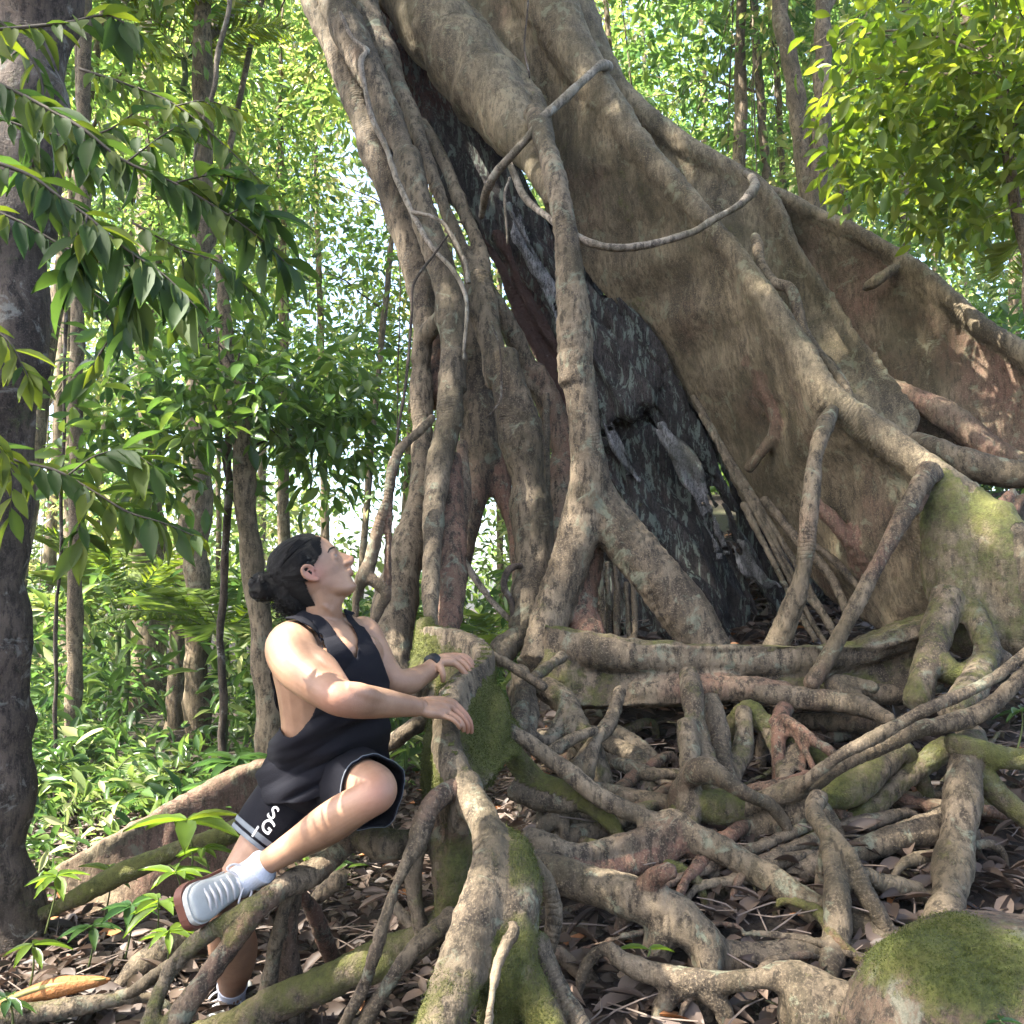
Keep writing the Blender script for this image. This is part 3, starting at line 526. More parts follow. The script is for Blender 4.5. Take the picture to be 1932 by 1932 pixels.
 ([('C1', [(1400, 600, 70, 3.14), (1550, 620, 84, 3.1), (1720, 655, 92, 3.06), (1932, 690, 90, 3.02), (2100, 700, 90, 2.98)], dict(m=.15, t=.6))], .0105),
 ([('C1', [(1400, 300, 120, 3.5), (1520, 370, 130, 3.42), (1650, 430, 135, 3.36), (1720, 520, 125, 3.28), (1750, 640, 110, 3.2)], dict(m=.3, t=.2)),
   ('C1', [(1540, 260, 60, 3.5), (1650, 330, 60, 3.45), (1760, 420, 60, 3.4)], dict(m=.1, t=.3))], .012),
 ([('C1', [(1180, 860, 60, 3.0), (1300, 810, 54, 3.0), (1440, 750, 50, 3.0)], dict(m=.1, t=.7)), ('C1', [(1240, 900, 110, 2.9), (1350, 850, 110, 2.92), (1500, 820, 100, 2.95), (1620, 800, 90, 2.96)], dict(m=.3, t=.6))], .0105),
 ([('C1', [(1640, 700, 40, 3.3), (1500, 640, 40, 3.4), (1400, 520, 44, 3.5), (1350, 400, 50, 3.6)], dict(m=.3, t=.4))], .011),
 ([('B2', [(1560, 1240, 130, 3.5), (1530, 1380, 140, 3.42), (1480, 1520, 140, 3.34), (1430, 1660, 130, 3.26), (1400, 1800, 110, 3.2)], dict(m=.6, t=.3, s=18)),
   ('B2', [(1650, 1300, 120, 3.48), (1720, 1420, 110, 3.4), (1760, 1540, 110, 3.3), (1720, 1660, 120, 3.2), (1640, 1760, 130, 3.1), (1560, 1850, 130, 3.0)], dict(m=.65, t=.3)),
   ('B2', [(1700, 1560, 110, 3.3), (1780, 1560, 90, 3.3), (1860, 1580, 80, 3.3)], dict(m=.5, t=.2)),
   ('B2', [(1500, 1600, 150, 3.3), (1600, 1650, 120, 3.28), (1700, 1600, 90, 3.3)], dict(m=.8, t=.2))], .011),
 ([('B2', [(1280, 1880, 60, 3.2), (1100, 1780, 90, 3.35), (980, 1700, 80, 3.4), (1060, 1680, 60, 3.4), (1200, 1720, 60, 3.38)], dict(m=.2, t=.5))], .011),
 ([('B1', [(1360, 1420, 130, 4.0), (1230, 1420, 130, 3.95), (1110, 1480, 120, 3.85), (1010, 1560, 110, 3.75)], dict(m=.3, t=.3)),
   ('B1', [(1340, 1560, 60, 3.4), (1200, 1660, 50, 3.2)], dict(m=.4, t=.3)), ('B1', [(950, 1540, 50, 3.3), (1080, 1620, 52, 3.2), (1260, 1710, 50, 3.15)], dict(m=.2, t=.5)),
   ('B1', [(1120, 1700, 130, 3.4), (1150, 1850, 120, 3.3), (1130, 1960, 110, 3.2)], dict(m=.3, t=.1))], .011),
]
for i_, (ch, vx) in enumerate(RR):
    if i_ == 28: [root('surface_root', [c1_], vx) for c1_ in ch]
    else: root('surface_root', ch, vx)

# cage of aerial roots on the left side of the dead host
root('trunk_strand', [('A1', [(0, -250, 100, 5.3), (90, 0, 96, 5.1), (260, 370, 112, 4.95), (430, 780, 140, 4.8), (560, 1130, 150, 4.7), (640, 1400, 140, 4.6), (660, 1620, 110, 4.5)], dict(m=.2, t=.2, s=18)),
   ('B1', [(650, -60, 100, 4.5), (640, 150, 95, 4.45), (640, 330, 90, 4.4), (640, 500, 95, 4.3), (640, 700, 110, 4.2), (600, 900, 150, 4.1), (550, 1100, 190, 4.0), (510, 1300, 215, 3.9), (480, 1500, 240, 3.8), (450, 1720, 280, 3.7)], dict(m=.3, t=.3, s=18)),
   ('A1', [(760, 1560, 90, 4.4), (690, 1620, 84, 4.42), (640, 1700, 80, 4.45), (630, 1800, 76, 4.45)], dict(m=.2, t=.6))], .014, bump=.06)
root('trunk_strand', [('A1', [(60, -280, 170, 5.2), (200, 0, 155, 5.0), (370, 330, 130, 4.8), (510, 650, 112, 4.65), (600, 900, 118, 4.5), (680, 1150, 128, 4.4), (755, 1400, 135, 4.3), (800, 1700, 122, 4.2), (790, 1932, 128, 4.1)], dict(m=.22, t=.3, s=18)),
   ('B1', [(792, 60, 126, 4.15), (780, 330, 120, 4.05), (755, 520, 124, 3.98), (725, 680, 130, 3.9), (700, 850, 100, 3.8), (690, 1050, 88, 3.7), (685, 1250, 80, 3.6), (695, 1420, 84, 3.48)], dict(m=.15, t=.1, s=16))], .0125, bump=.06)
root('trunk_strand', [('B1', [(790, 560, 90, 4.05), (790, 800, 130, 3.95), (785, 1000, 140, 3.85), (775, 1200, 130, 3.78), (770, 1420, 110, 3.65), (780, 1520, 90, 3.6)], dict(m=.05, t=.9, s=16)),
   ('B1', [(840, 500, 60, 4.2), (850, 700, 70, 4.1), (830, 950, 60, 4.0), (820, 1150, 44, 3.9), (830, 1380, 40, 3.75)], dict(m=.05, t=.6))], .012, bump=.08)
root('trunk_strand', [('A1', [(300, -100, 150, 5.3), (440, 250, 130, 5.1), (560, 520, 90, 4.95), (640, 700, 66, 4.8), (720, 930, 62, 4.7), (800, 1150, 64, 4.6), (880, 1330, 80, 4.5), (920, 1420, 130, 4.45)], dict(m=.1, t=.3)),
   ('A1', [(640, 600, 50, 5.0), (740, 780, 60, 4.85), (840, 1020, 64, 4.7), (940, 1270, 66, 4.55), (930, 1400, 110, 4.45)], dict(m=.05, t=.3)),
   ('A1', [(920, 1370, 130, 4.45), (940, 1500, 140, 4.4), (990, 1700, 140, 4.35), (1050, 1900, 145, 4.3)], dict(m=.2, t=.3, s=18)),
   ('B1', [(1040, 60, 150, 4.3), (1090, 300, 170, 4.25), (1130, 500, 180, 4.22), (1165, 750, 185, 4.2), (1190, 950, 180, 4.15), (1200, 1100, 165, 4.1), (1180, 1280, 170, 4.0), (1130, 1450, 150, 3.9)], dict(m=.3, t=.25, s=18))], .0125, bump=.07)
root('trunk_strand', [('A1', [(930, 1370, 60, 4.7), (1040, 1550, 80, 4.75), (1130, 1750, 100, 4.8), (1200, 1932, 110, 4.8)], dict(m=.1, t=.4)),
   ('B1', [(1190, 140, 110, 4.8), (1280, 330, 120, 4.8), (1360, 540, 150, 4.75), (1340, 700, 190, 4.7), (1320, 900, 150, 4.6), (1300, 1150, 100, 4.5)], dict(m=.05, t=.8)),
   ('B1', [(1260, 250, 40, 4.5), (1255, 600, 38, 4.4), (1280, 1000, 34, 4.3), (1270, 1300, 30, 4.2)], dict(m=.1, t=.3))], .015, bump=.1)
root('trunk_strand', [('A1', [(860, 1500, 90, 4.75), (900, 1750, 150, 4.7)], dict(m=.1, t=.2)), ('B1', [(900, 50, 170, 4.7), (920, 300, 190, 4.65), (940, 480, 200, 4.6), (950, 600, 190, 4.6)], dict(m=.1, t=.3)),
   ('B1', [(960, 480, 150, 4.6), (900, 760, 120, 4.5), (860, 1000, 90, 4.4), (820, 1200, 70, 4.3), (800, 1400, 60, 4.2)], dict(m=.1, t=.7)),
   ('B1', [(960, 500, 140, 4.6), (1030, 700, 100, 4.55), (1080, 850, 84, 4.5), (1110, 1000, 76, 4.4), (1120, 1200, 60, 4.3)], dict(m=.1, t=.8))], .015, bump=.1)
root('recess_backing', [('A1', [(120, -250, 200, 5.7), (260, 60, 190, 5.5), (420, 450, 190, 5.3), (540, 800, 180, 5.15), (640, 1100, 160, 5.0), (740, 1400, 140, 4.85), (850, 1600, 140, 4.8)], dict(m=.05, t=.9)),  # dark backing strands added behind the cage, standing in for shaded gaps
   ('B1', [(700, -50, 110, 4.7), (720, 120, 120, 4.6), (720, 300, 130, 4.5)], dict(m=.05, t=1.)),
   ('B1', [(1060, 560, 200, 4.7), (1200, 700, 150, 4.7), (1250, 900, 120, 4.6)], dict(m=.05, t=.9))], .018, bump=.1)
root('side_root', [('B1', [(700, 370, 34, 3.75), (620, 455, 40, 3.72), (540, 530, 46, 3.7), (500, 640, 50, 3.68), (480, 760, 50, 3.66), (425, 900, 50, 3.64), (385, 1080, 54, 3.62), (350, 1165, 66, 3.6), (320, 1240, 40, 3.6), (305, 1380, 40, 3.6)], dict(m=.05, t=.7)),
   ('B1', [(350, 1165, 60, 3.6), (410, 1190, 48, 3.58), (455, 1240, 48, 3.56), (430, 1310, 46, 3.56), (400, 1390, 46, 3.55), (385, 1480, 44, 3.55)], dict(m=.05, t=.8)),
   ('B1', [(500, 640, 30, 3.68), (485, 800, 30, 3.66), (480, 1000, 30, 3.64), (470, 1250, 32, 3.62)], dict(m=.02, t=1.))], .008)
# props from the ridge down to the beam
root('prop_root', [('B2', [(985, 340, 60, 3.95), (940, 430, 84, 3.8), (900, 560, 76, 3.72), (880, 720, 74, 3.66), (862, 900, 74, 3.62), (845, 1080, 76, 3.6), (815, 1240, 88, 3.58), (760, 1380, 100, 3.6), (710, 1500, 110, 3.62), (670, 1600, 110, 3.62)], dict(m=.1, t=.4, w=.006))], .009)
root('prop_root', [('B2', [(1470, 640, 110, 3.72), (1400, 740, 84, 3.62), (1330, 870, 70, 3.56), (1260, 1000, 66, 3.52), (1180, 1150, 66, 3.48), (1090, 1320, 68, 3.44), (1000, 1480, 74, 3.42), (930, 1610, 80, 3.4), (870, 1710, 84, 3.38)], dict(m=.05, t=.6, w=.006)),
   ('B2', [(1440, 700, 70, 3.68), (1400, 810, 60, 3.66), (1340, 870, 50, 3.6)], dict(m=.1, t=.8))], .009)
root('ridge_root', [('A2', [(600, 1170, 36, 4.75), (612, 1230, 46, 4.6), (640, 1330, 50, 4.45), (690, 1400, 60, 4.35), (770, 1430, 60, 4.32), (810, 1520, 56, 4.3), (840, 1640, 52, 4.25), (920, 1770, 50, 4.2), (1040, 1930, 50, 4.1), (1080, 2020, 44, 4.0)], dict(m=.12, t=.3))], .009)
root('side_root', [('B2', [(1380, 500, 100, 4.1), (1480, 540, 120, 4.0), (1600, 580, 130, 3.95), (1760, 630, 130, 3.9), (1932, 650, 130, 3.85), (2100, 650, 120, 3.8)], dict(m=.3, t=.25)),
   ('B2', [(1880, 740, 36, 3.7), (1830, 800, 40, 3.66), (1790, 850, 40, 3.64)], dict(m=0, t=.9)), ('B2', [(1940, 760, 40, 3.7), (1890, 820, 44, 3.66), (1850, 880, 44, 3.64)], dict(m=0, t=.9))], .011)
# thin straight strands in the hollow under the plank
for k, (pts, wd) in enumerate([([(290, 270), (440, 520), (600, 780), (760, 1030), (880, 1240), (980, 1420)], 26), ([(330, 360), (520, 700), (700, 1040), (860, 1350), (950, 1500)], 24),
        ([(420, 520), (620, 850), (800, 1170), (930, 1330), (1010, 1480)], 30), ([(860, 990), (980, 1080), (1110, 1210)], 34), ([(640, 780), (820, 1000), (960, 1150), (1060, 1350)], 44), ([(520, 60), (700, 430), (760, 600)], 16),
        ([(540, 800), (640, 1000), (760, 1230), (900, 1480)], 28)]):
    root('hanging_strand', [('B2', [(x, y, wd, 4.75-.75*(y/1500)) for x, y in pts], dict(m=.08, t=.4, w=.01, s=8))], .008)
for k, (x, y0, y1) in enumerate([(1520, 1080, 1400), (1600, 1100, 1450), (1560, 1150, 1480), (1650, 1250, 1500), (1690, 1180, 1460)]):
    root('hanging_strand', [('B1', [(x, y0-60, 26, 4.3), (x+8, (y0+y1)/2, 30, 4.25), (x+rng.integers(-30, 30), y1+30, 28, 4.15)], dict(m=.1, t=.5, w=.01, s=8))], .01)

# filler roots low on the slope between the others
for k in range(34):
    u = rng.uniform(1000, 1900); v = rng.uniform(1370, 1640) if k < 26 else rng.uniform(1640, 1900)
    a = rng.choice([-.5, -.25, .35, .6, 2.2]) + rng.normal(0, .2); L = rng.uniform(90, 200); wd = rng.uniform(10, 34)
    pts = [(u+L*t*math.cos(a)+rng.normal(0, 8), v+L*t*math.sin(a)*.6+rng.normal(0, 6), wd*(1-.35*abs(t)), .02+.03*rng.random()) for t in (-1, -.4, .2, .9)]
    root('surface_root', [('U', pts, dict(m=rng.choice([.1, .3, .6]), t=rng.uniform(.2, .9)))], .013)

# upper trunk and crown of the fig, above the picture
g = G()
g.sweep([(P(860, -420, 6.0), .86), (P(700, -800, 6.4), .8), (P(450, -1500, 7.2), .65), (P(200, -2300, 8.2), .45)], moss=.2, tone=.3, seg=20)
TOP = P(200, -2300, 8.2)
for q in ((-5.5, 5, 12.5), (-1, 4, 12.8), (1.5, 7.5, 12.6), (-4, 9, 13), (-7, 8, 12.5)):
    g.sweep([(TOP, .3), ((np.array(q)+TOP)/2+(0, 0, .4), .2), (np.array(q), .07)], moss=.2, tone=.3)
rootpart('upper_trunk', g, fig, WALLB, .05)
# ------------------------------------------------------------------ dead host trunk inside the fig
host = empty('dead_trunk', P(1330, 1200, 4.9), 'rotting black host trunk leaning inside the fig roots, its bark split and peeling', 'dead tree')
g = G()
g.sweep(K('A1', [(180, -300, 250, 6.0), (390, 0, 260, 5.75), (600, 350, 285, 5.6), (830, 700, 330, 5.45), (1060, 1050, 350, 5.3), (1290, 1400, 390, 5.2), (1500, 1730, 470, 5.15), (1700, 2050, 560, 5.1)]), moss=.1, tone=.3, seg=30)
g.sweep(K('B2', [(-60, 500, 500, 5.15), (60, 850, 560, 5.1), (150, 1100, 620, 5.05), (230, 1400, 660, 5.0), (260, 1550, 600, 5.0)]), moss=.08, tone=.25, seg=30)
g.sweep(K('A2', [(-180, 1150, 200, 5.5), (120, 1560, 240, 5.5), (420, 2020, 300, 5.4), (650, 2400, 360, 5.3), (900, 2950, 420, 5.2)]), moss=.1, tone=.4, seg=24)  # dark backing added to close the hollow between host and plank
me = remesh(g, .015, 1); V = co(me); N = nor(me); s = skel(V, g.seg)
ax = unit(P(1500, 1100, 5.05)-P(750, 50, 5.7)); al = V@ax; Q = V - al[:, None]*ax
q = Q*9 + (al*.7)[:, None]*ax; q2 = Q*24 + (al*2.2)[:, None]*ax
f = vnoise(q, 1, 3); ridg = 1-np.abs(f)*2
plate = vnoise(V*[4, 4, 3], 1, 77); plate = np.clip((plate-.05)*6, 0, 1)
d = .05*np.clip(ridg, -1, 1) + .045*fbm(q2, 1, 4, 9) + .045*plate + .06*fbm(V, 3, 2, 11) - .05
setco(me, V+N*d[:, None]); attr(me, 'moss', np.clip(.14+.4*fbm(V, 3, 2, 5), 0, .6)); attr(me, 'arc', s[:, 0]*0); attr(me, 'tone', np.clip(.2+1.2*vnoise(V, 1.3, 41)-.9*(V[:, 0]-.55), 0, 1))
link('dead_wood', smooth(me), HOST, host)
# reddish decayed edge and loose slabs of bark
def slab(pts, wd, th, d, mat, nm):
    g = G(); n = [P(u, v, d) for u, v in pts]
    for k in range(2):
        g.sweep([(p+np.array((k*wd*.8-wd*.4, 0, 0)), wd*.5*(.5+.5*rng.random())*(.35 if i in (0, len(n)-1) else 1)) for i, p in enumerate(n)], moss=.12, tone=.3+.4*k, seg=10)
    me = remesh(g, .012, 1); V = co(me); N = nor(me); al = V@ax; Q = V-al[:, None]*ax
    setco(me, V + N*(.05*fbm(Q*26+(al*2.2)[:, None]*ax, 1, 4, 6))[:, None])
    attr(me, 'moss', np.clip(.12+.5*fbm(V, 5, 2, 6), 0, 1)); attr(me, 'arc', V[:, 0]*0); attr(me, 'tone', V[:, 0]*0+th)
    return link(nm, smooth(me), mat, host)
slab([(925, 440), (985, 570), (1040, 670), (1080, 760), (1110, 830)], .10, 1., 5.0, flat('red_rot', (.055, .028, .020), .9, .5, 24, .02), 'bark_strip')
GREYW = bark_mat('grey_dead_wood', (.07, .065, .062), (.21, .20, .195), (.12, .08, .07), (.15, .18, .15), moss=(.09, .13, .02), streak=(3, 3, .5))
slab([(960, 370), (1000, 470), (1040, 560), (1075, 640)], .05, .1, 4.98, GREYW, 'bark_strip')
slab([(1235, 800), (1290, 870), (1330, 960), (1365, 1050)], .055, .1, 4.72, GREYW, 'bark_strip')
slab([(1140, 780), (1170, 850), (1200, 910)], .05, .1, 4.85, GREYW, 'bark_strip')
slab([(1385, 1020), (1420, 1080), (1470, 1110)], .06, .1, 4.66, GREYW, 'bark_strip')
slab([(1150, 560), (1200, 640), (1250, 740), (1310, 860), (1370, 960)], .11, .3, 4.88, HOST, 'bark_strip')
slab([(1345, 950), (1400, 1060), (1450, 1160)], .12, .3, 4.75, HOST, 'bark_strip')

# ------------------------------------------------------------------ lianas
VINE = bark_mat('vine_bark', (.13, .10, .075), (.24, .20, .155), (.16, .10, .07), (.28, .27, .22))
def vine(label, crop, nodes, vox=None, mat=VINE, extra=()):
    g = G(); g.sweep(K(crop, nodes), moss=.08, tone=.4, wob=.012, seg=10, sub=10)
    for c2, n2 in extra: g.sweep(K(c2, n2), moss=.08, tone=.4, wob=.01, seg=10, sub=10)
    me = smooth(g.mesh('vine')); V = co(me); N = nor(me); s = skel(V, g.seg)
    setco(me, V+N*(s[:, 1]*.22*fbm(V, 30, 2, 2))[:, None])
    attr(me, 'moss', np.clip(.1+.3*fbm(V, 5, 2, 4), 0, 1)); attr(me, 'arc', s[:, 0]); attr(me, 'tone', s[:, 3])
    o = link('vine', me, mat); tag(o, label, 'vine', 'vines looped over the fig'); return o
vine('thin pale vine running down over the left trunk strands of the fig', 'A1', [(235, 60, 16, 4.75), (300, 190, 20, 4.7), (365, 250, 26, 4.65), (335, 300, 30, 4.62), (350, 400, 28, 4.6), (390, 560, 28, 4.55), (450, 720, 28, 4.5), (530, 910, 28, 4.42), (610, 1080, 28, 4.35), (690, 1220, 26, 4.28), (790, 1330, 24, 4.2), (850, 1450, 22, 4.15), (862, 1600, 20, 4.1), (855, 1780, 18, 4.08)],
     extra=[('A1', [(590, 1050, 20, 4.34), (680, 1075, 20, 4.3), (760, 1130, 20, 4.28), (850, 1290, 22, 4.25), (868, 1400, 22, 4.2)])])
vine('thick vine arching from the plank ridge down across the black trunk', 'A1', [(1560, 330, 60, 5.1), (1520, 330, 44, 4.7), (1410, 430, 44, 4.5), (1250, 570, 52, 4.35), (1170, 670, 46, 4.3), (1085, 765, 52, 4.3), (1010, 860, 48, 4.35), (960, 970, 40, 4.45), (935, 1080, 34, 4.6)])
vine('long sagging vine swung level across the buttress face', 'A1', [(1075, 810, 30, 4.4), (1120, 930, 34, 4.3), (1200, 1020, 36, 4.15), (1300, 1100, 34, 4.0), (1400, 1165, 37, 3.95), (1470, 1200, 42, 3.92), (1600, 1225, 36, 3.92), (1800, 1212, 37, 3.96), (1950, 1160, 37, 4.02), (2060, 1105, 37, 4.1), (2180, 1040, 38, 4.2), (2270, 950, 50, 4.4), (2280, 890, 44, 4.7), (2240, 860, 34, 5.0)],
     extra=[('A1', [(1075, 880, 14, 4.3), (1055, 1000, 14, 4.2), (1060, 1200, 10, 4.2)])])
vine('dark wiry vine hanging beside the left trunk strand', 'A1', [(770, 1165, 10, 4.0), (700, 1250, 12, 3.98), (600, 1400, 16, 3.95), (588, 1550, 16, 3.93), (575, 1750, 16, 3.9), (555, 1932, 15, 3.86), (530, 2100, 14, 3.84), (505, 2290, 16, 3.8)], mat=DARKB)
vine('pale slanting vine in the gap between the cage legs', 'B1', [(840, 1050, 24, 4.2), (880, 1140, 30, 4.15), (950, 1240, 32, 4.1), (1040, 1340, 34, 4.0), (1100, 1390, 34, 3.95)])
vine('curled brown vine hooked beside the cage leg', 'B1', [(1130, 1110, 30, 4.0), (1080, 1125, 36, 3.95), (1050, 1175, 36, 3.93), (1052, 1230, 36, 3.92), (1085, 1290, 38, 3.92), (1100, 1400, 36, 3.9)], mat=DARKB)
vine('thin dark cord dangling down the top plank', 'A1', [(1170, -60, 8, 5.0), (1165, 60, 9, 4.95), (1150, 250, 9, 4.9), (1170, 380, 8, 4.85)], mat=DARKB)
vine('fine dark vine creeping over the middle cage strand', 'B1', [(990, -80, 8, 4.15), (1015, 30, 9, 4.1), (1035, 250, 10, 4.1), (1000, 340, 10, 4.1), (960, 385, 9, 4.12)], mat=DARKB)
# ------------------------------------------------------------------ boulder, log pieces
g = G()
g.ball(P(1905, 1960, 2.02), (.30, .34, .26), n=26); g.ball(P(1775, 2000, 1.95), (.19, .28, .24), n=20)
me = remesh(g, .012, 6); V = co(me); N = nor(me)
setco(me, V+N*(.03*fbm(V, 4, 4, 3)+.004*fbm(V, 40, 2, 8))[:, None]); V = co(me)
attr(me, 'moss', np.clip(.34+.40*N[:, 2]+.9*fbm(V, 4, 4, 3)-.5*sstep(.2, -.2, V[:, 2]-.35)-.35*sstep(.98, 1.15, V[:, 0]), 0, 1)); attr(me, 'arc', V[:, 0]*0); attr(me, 'tone', V[:, 0]*0+.9)
RED = bark_mat('boulder_rock', (.045, .036, .024), (.095, .074, .050), (.085, .056, .038), (.13, .135, .10), moss=(.060, .070, .015), streak=(1, 1, 1))
tag(link('boulder', smooth(me), RED), 'large rounded boulder with green moss cap at bottom right corner', 'boulder')
wd = empty('rotten_log', P(60, 1900, 2.55), 'broken orange-brown piece of rotten wood lying at lower left', 'log')
g = G(); g.sweep(K('C0', [(-40, 1850, 50, 2.56), (100, 1800, 80, 2.56), (330, 1735, 90, 2.57), (520, 1695, 60, 2.58), (630, 1675, 14, 2.6)]), wob=.01, seg=12)
me = remesh(g, .006, 1); V = co(me); setco(me, V+nor(me)*(.012*fbm(V*[3, 3, 20], 1, 3, 3))[:, None])
link('wood', smooth(me), flat('orange_wood', (.26, .11, .035), .8, .5, 12, .01), wd)
g = G(); g.sweep(K('C0', [(20, 1800, 26, 2.55), (200, 1752, 30, 2.55), (400, 1708, 26, 2.56), (600, 1668, 12, 2.58)]), wob=.01, seg=8)
link('bark_edge', smooth(g.mesh()), flat('yellow_bark', (.22, .20, .07), .8, .3, 30), wd)
for k, (lb, nds, mo) in enumerate((('fallen buttress log with pale top edge slanting up behind the person', None, .1),)):
    lg = empty('fallen_log', P(330, 1700, 3.8), lb, 'log'); g = G()
    rd = K('C0', [(330, 1040, 0, 3.6), (500, 950, 0, 3.65), (700, 840, 0, 3.7), (900, 720, 0, 3.8), (1100, 610, 0, 3.9), (1350, 490, 0, 4.0), (1600, 400, 0, 4.1), (1900, 300, 0, 4.2)])
    bs = K('C0', [(350, 1420, 0, 3.5), (520, 1380, 0, 3.55), (720, 1330, 0, 3.6), (920, 1280, 0, 3.7), (1120, 1220, 0, 3.8), (1370, 1140, 0, 3.9), (1620, 1100, 0, 4.0), (1900, 1050, 0, 4.1)])
    g.wall(rd, bs, .14, nu=60, ns=16, fold=.03, ff=8, seed=5, moss=.15, tone=.8)
    g.sweep(K('C0', [(320, 1060, 50, 3.58), (500, 968, 60, 3.62), (700, 860, 66, 3.67), (900, 740, 70, 3.77), (1100, 630, 74, 3.87), (1350, 512, 80, 3.97), (1600, 430, 80, 4.07), (1900, 320, 80, 4.17)]), moss=.12, tone=.2)
    rootpart('plank', g, lg, WALLB, .016, bump=.12)
lg = empty('fallen_log', P(200, 1690, 3.3), 'slim moss-covered log below the fallen buttress log', 'log')
g = G(); g.sweep(K('C0', [(180, 1330, 90, 3.2), (300, 1275, 96, 3.22), (600, 1130, 110, 3.26), (850, 1020, 110, 3.32), (1040, 935, 100, 3.36), (1240, 860, 120, 3.42), (1440, 760, 140, 3.5), (1600, 700, 120, 3.55)]), moss=.75, tone=.5, wob=.02)
rootpart('log', g, lg, BARK, .011)
# ------------------------------------------------------------------ the person
man = empty('person', P(430, 1880, 2.65), 'person in black tank top and shorts perched on a root, looking up', 'person')
def skinmat():
    m, n, b = newmat('skin'); g = gcoord(n)
    c = mixc(n, ramp(n, noise(n, 9, 4, .6, g), [(.35, 0.), (.65, 1.)]), (.215, .118, .070), (.325, .190, .118))
    c = mixc(n, mth(n, 'MULTIPLY', att(n, 'pink'), .6), c, (.38, .13, .095))
    n.links.new(c, b.inputs['Base Color']); b.inputs['Roughness'].default_value = .48; b.inputs['Specular IOR Level'].default_value = .35
    b.inputs['Subsurface Weight'].default_value = .04; b.inputs['Subsurface Radius'].default_value = (.012, .005, .003); b.inputs['Subsurface Scale'].default_value = .6
    bump(n, b, noise(n, 260, 3, .6, g), .0012, .5); return m
SKIN = skinmat()
M_ = lambda *n: K('M', n)
g = G()
Sax = np.array((.49, .86, .10)); Hax = np.array((.72, .68, .05))
mm = lambda x, y, d: P(322+x/3, 966+y/3, d)
# torso: half width along the shoulder line, half depth
g.ell([(mm(868, 640, 2.62), .075, .06, Sax), (mm(870, 690, 2.61), .15, .085, Sax), (mm(880, 770, 2.60), .182, .115, Sax), (mm(900, 900, 2.59), .172, .135, Sax), (mm(905, 1040, 2.585), .158, .128, Sax),
       (mm(905, 1180, 2.59), .148, .122, Sax), (mm(900, 1310, 2.60), .148, .12, Sax*.5+Hax*.5), (mm(885, 1430, 2.61), .148, .118, Hax), (mm(865, 1530, 2.62), .148, .115, Hax), (mm(850, 1590, 2.62), .12, .09, Hax)], True)
# neck, trapezius
g.ell([(mm(835, 760, 2.62), .085, .07, Sax), (mm(848, 640, 2.61), .064, .066, Sax), (mm(850, 560, 2.60), .056, .062, Sax), (mm(850, 470, 2.595), .055, .06, Sax), (mm(840, 390, 2.59), .052, .058, Sax)], True)
SHO = [M_((840, 560, 90, 2.6), (770, 640, 120, 2.55), (700, 710, 150, 2.47)), M_((880, 570, 80, 2.62), (960, 620, 110, 2.68), (1060, 670, 130, 2.74)),
       M_((1000, 780, 150, 2.52), (900, 830, 190, 2.47), (820, 860, 200, 2.44)), M_((1090, 760, 150, 2.6), (1130, 790, 150, 2.66), (1130, 800, 130, 2.7))]
for q_ in SHO: g.sweep(q_, seg=16)
# near (right) arm
g.sweep(M_((700, 700, 200, 2.50), (680, 770, 290, 2.43), (730, 870, 285, 2.36), (815, 950, 255, 2.30), (890, 1010, 225, 2.26), (950, 1050, 205, 2.24), (1030, 1065, 205, 2.26), (1120, 1075, 190, 2.31), (1230, 1085, 160, 2.37), (1330, 1096, 128, 2.42), (1395, 1105, 112, 2.45)), seg=22, sub=8)
g.sweep(M_((905, 1070, 90, 2.245), (950, 1095, 100, 2.24), (1050, 1110, 120, 2.27), (1150, 1110, 90, 2.32)), seg=14)
# far (left) arm
g.sweep(M_((1050, 660, 150, 2.74), (1095, 690, 190, 2.76), (1150, 790, 185, 2.74), (1210, 890, 165, 2.71), (1275, 960, 150, 2.69), (1350, 960, 150, 2.73), (1420, 925, 122, 2.78), (1490, 890, 95, 2.82)), seg=20, sub=8)
g.sweep(M_((780, 800, 130, 2.36), (870, 870, 140, 2.305), (950, 950, 100, 2.275), (1010, 1015, 60, 2.27)), seg=14)
g.sweep(M_((640, 760, 170, 2.42), (650, 850, 180, 2.37), (730, 950, 140, 2.32)), seg=14)
g.sweep(M_((980, 1010, 110, 2.23), (1080, 1030, 125, 2.255), (1190, 1065, 90, 2.32)), seg=14)
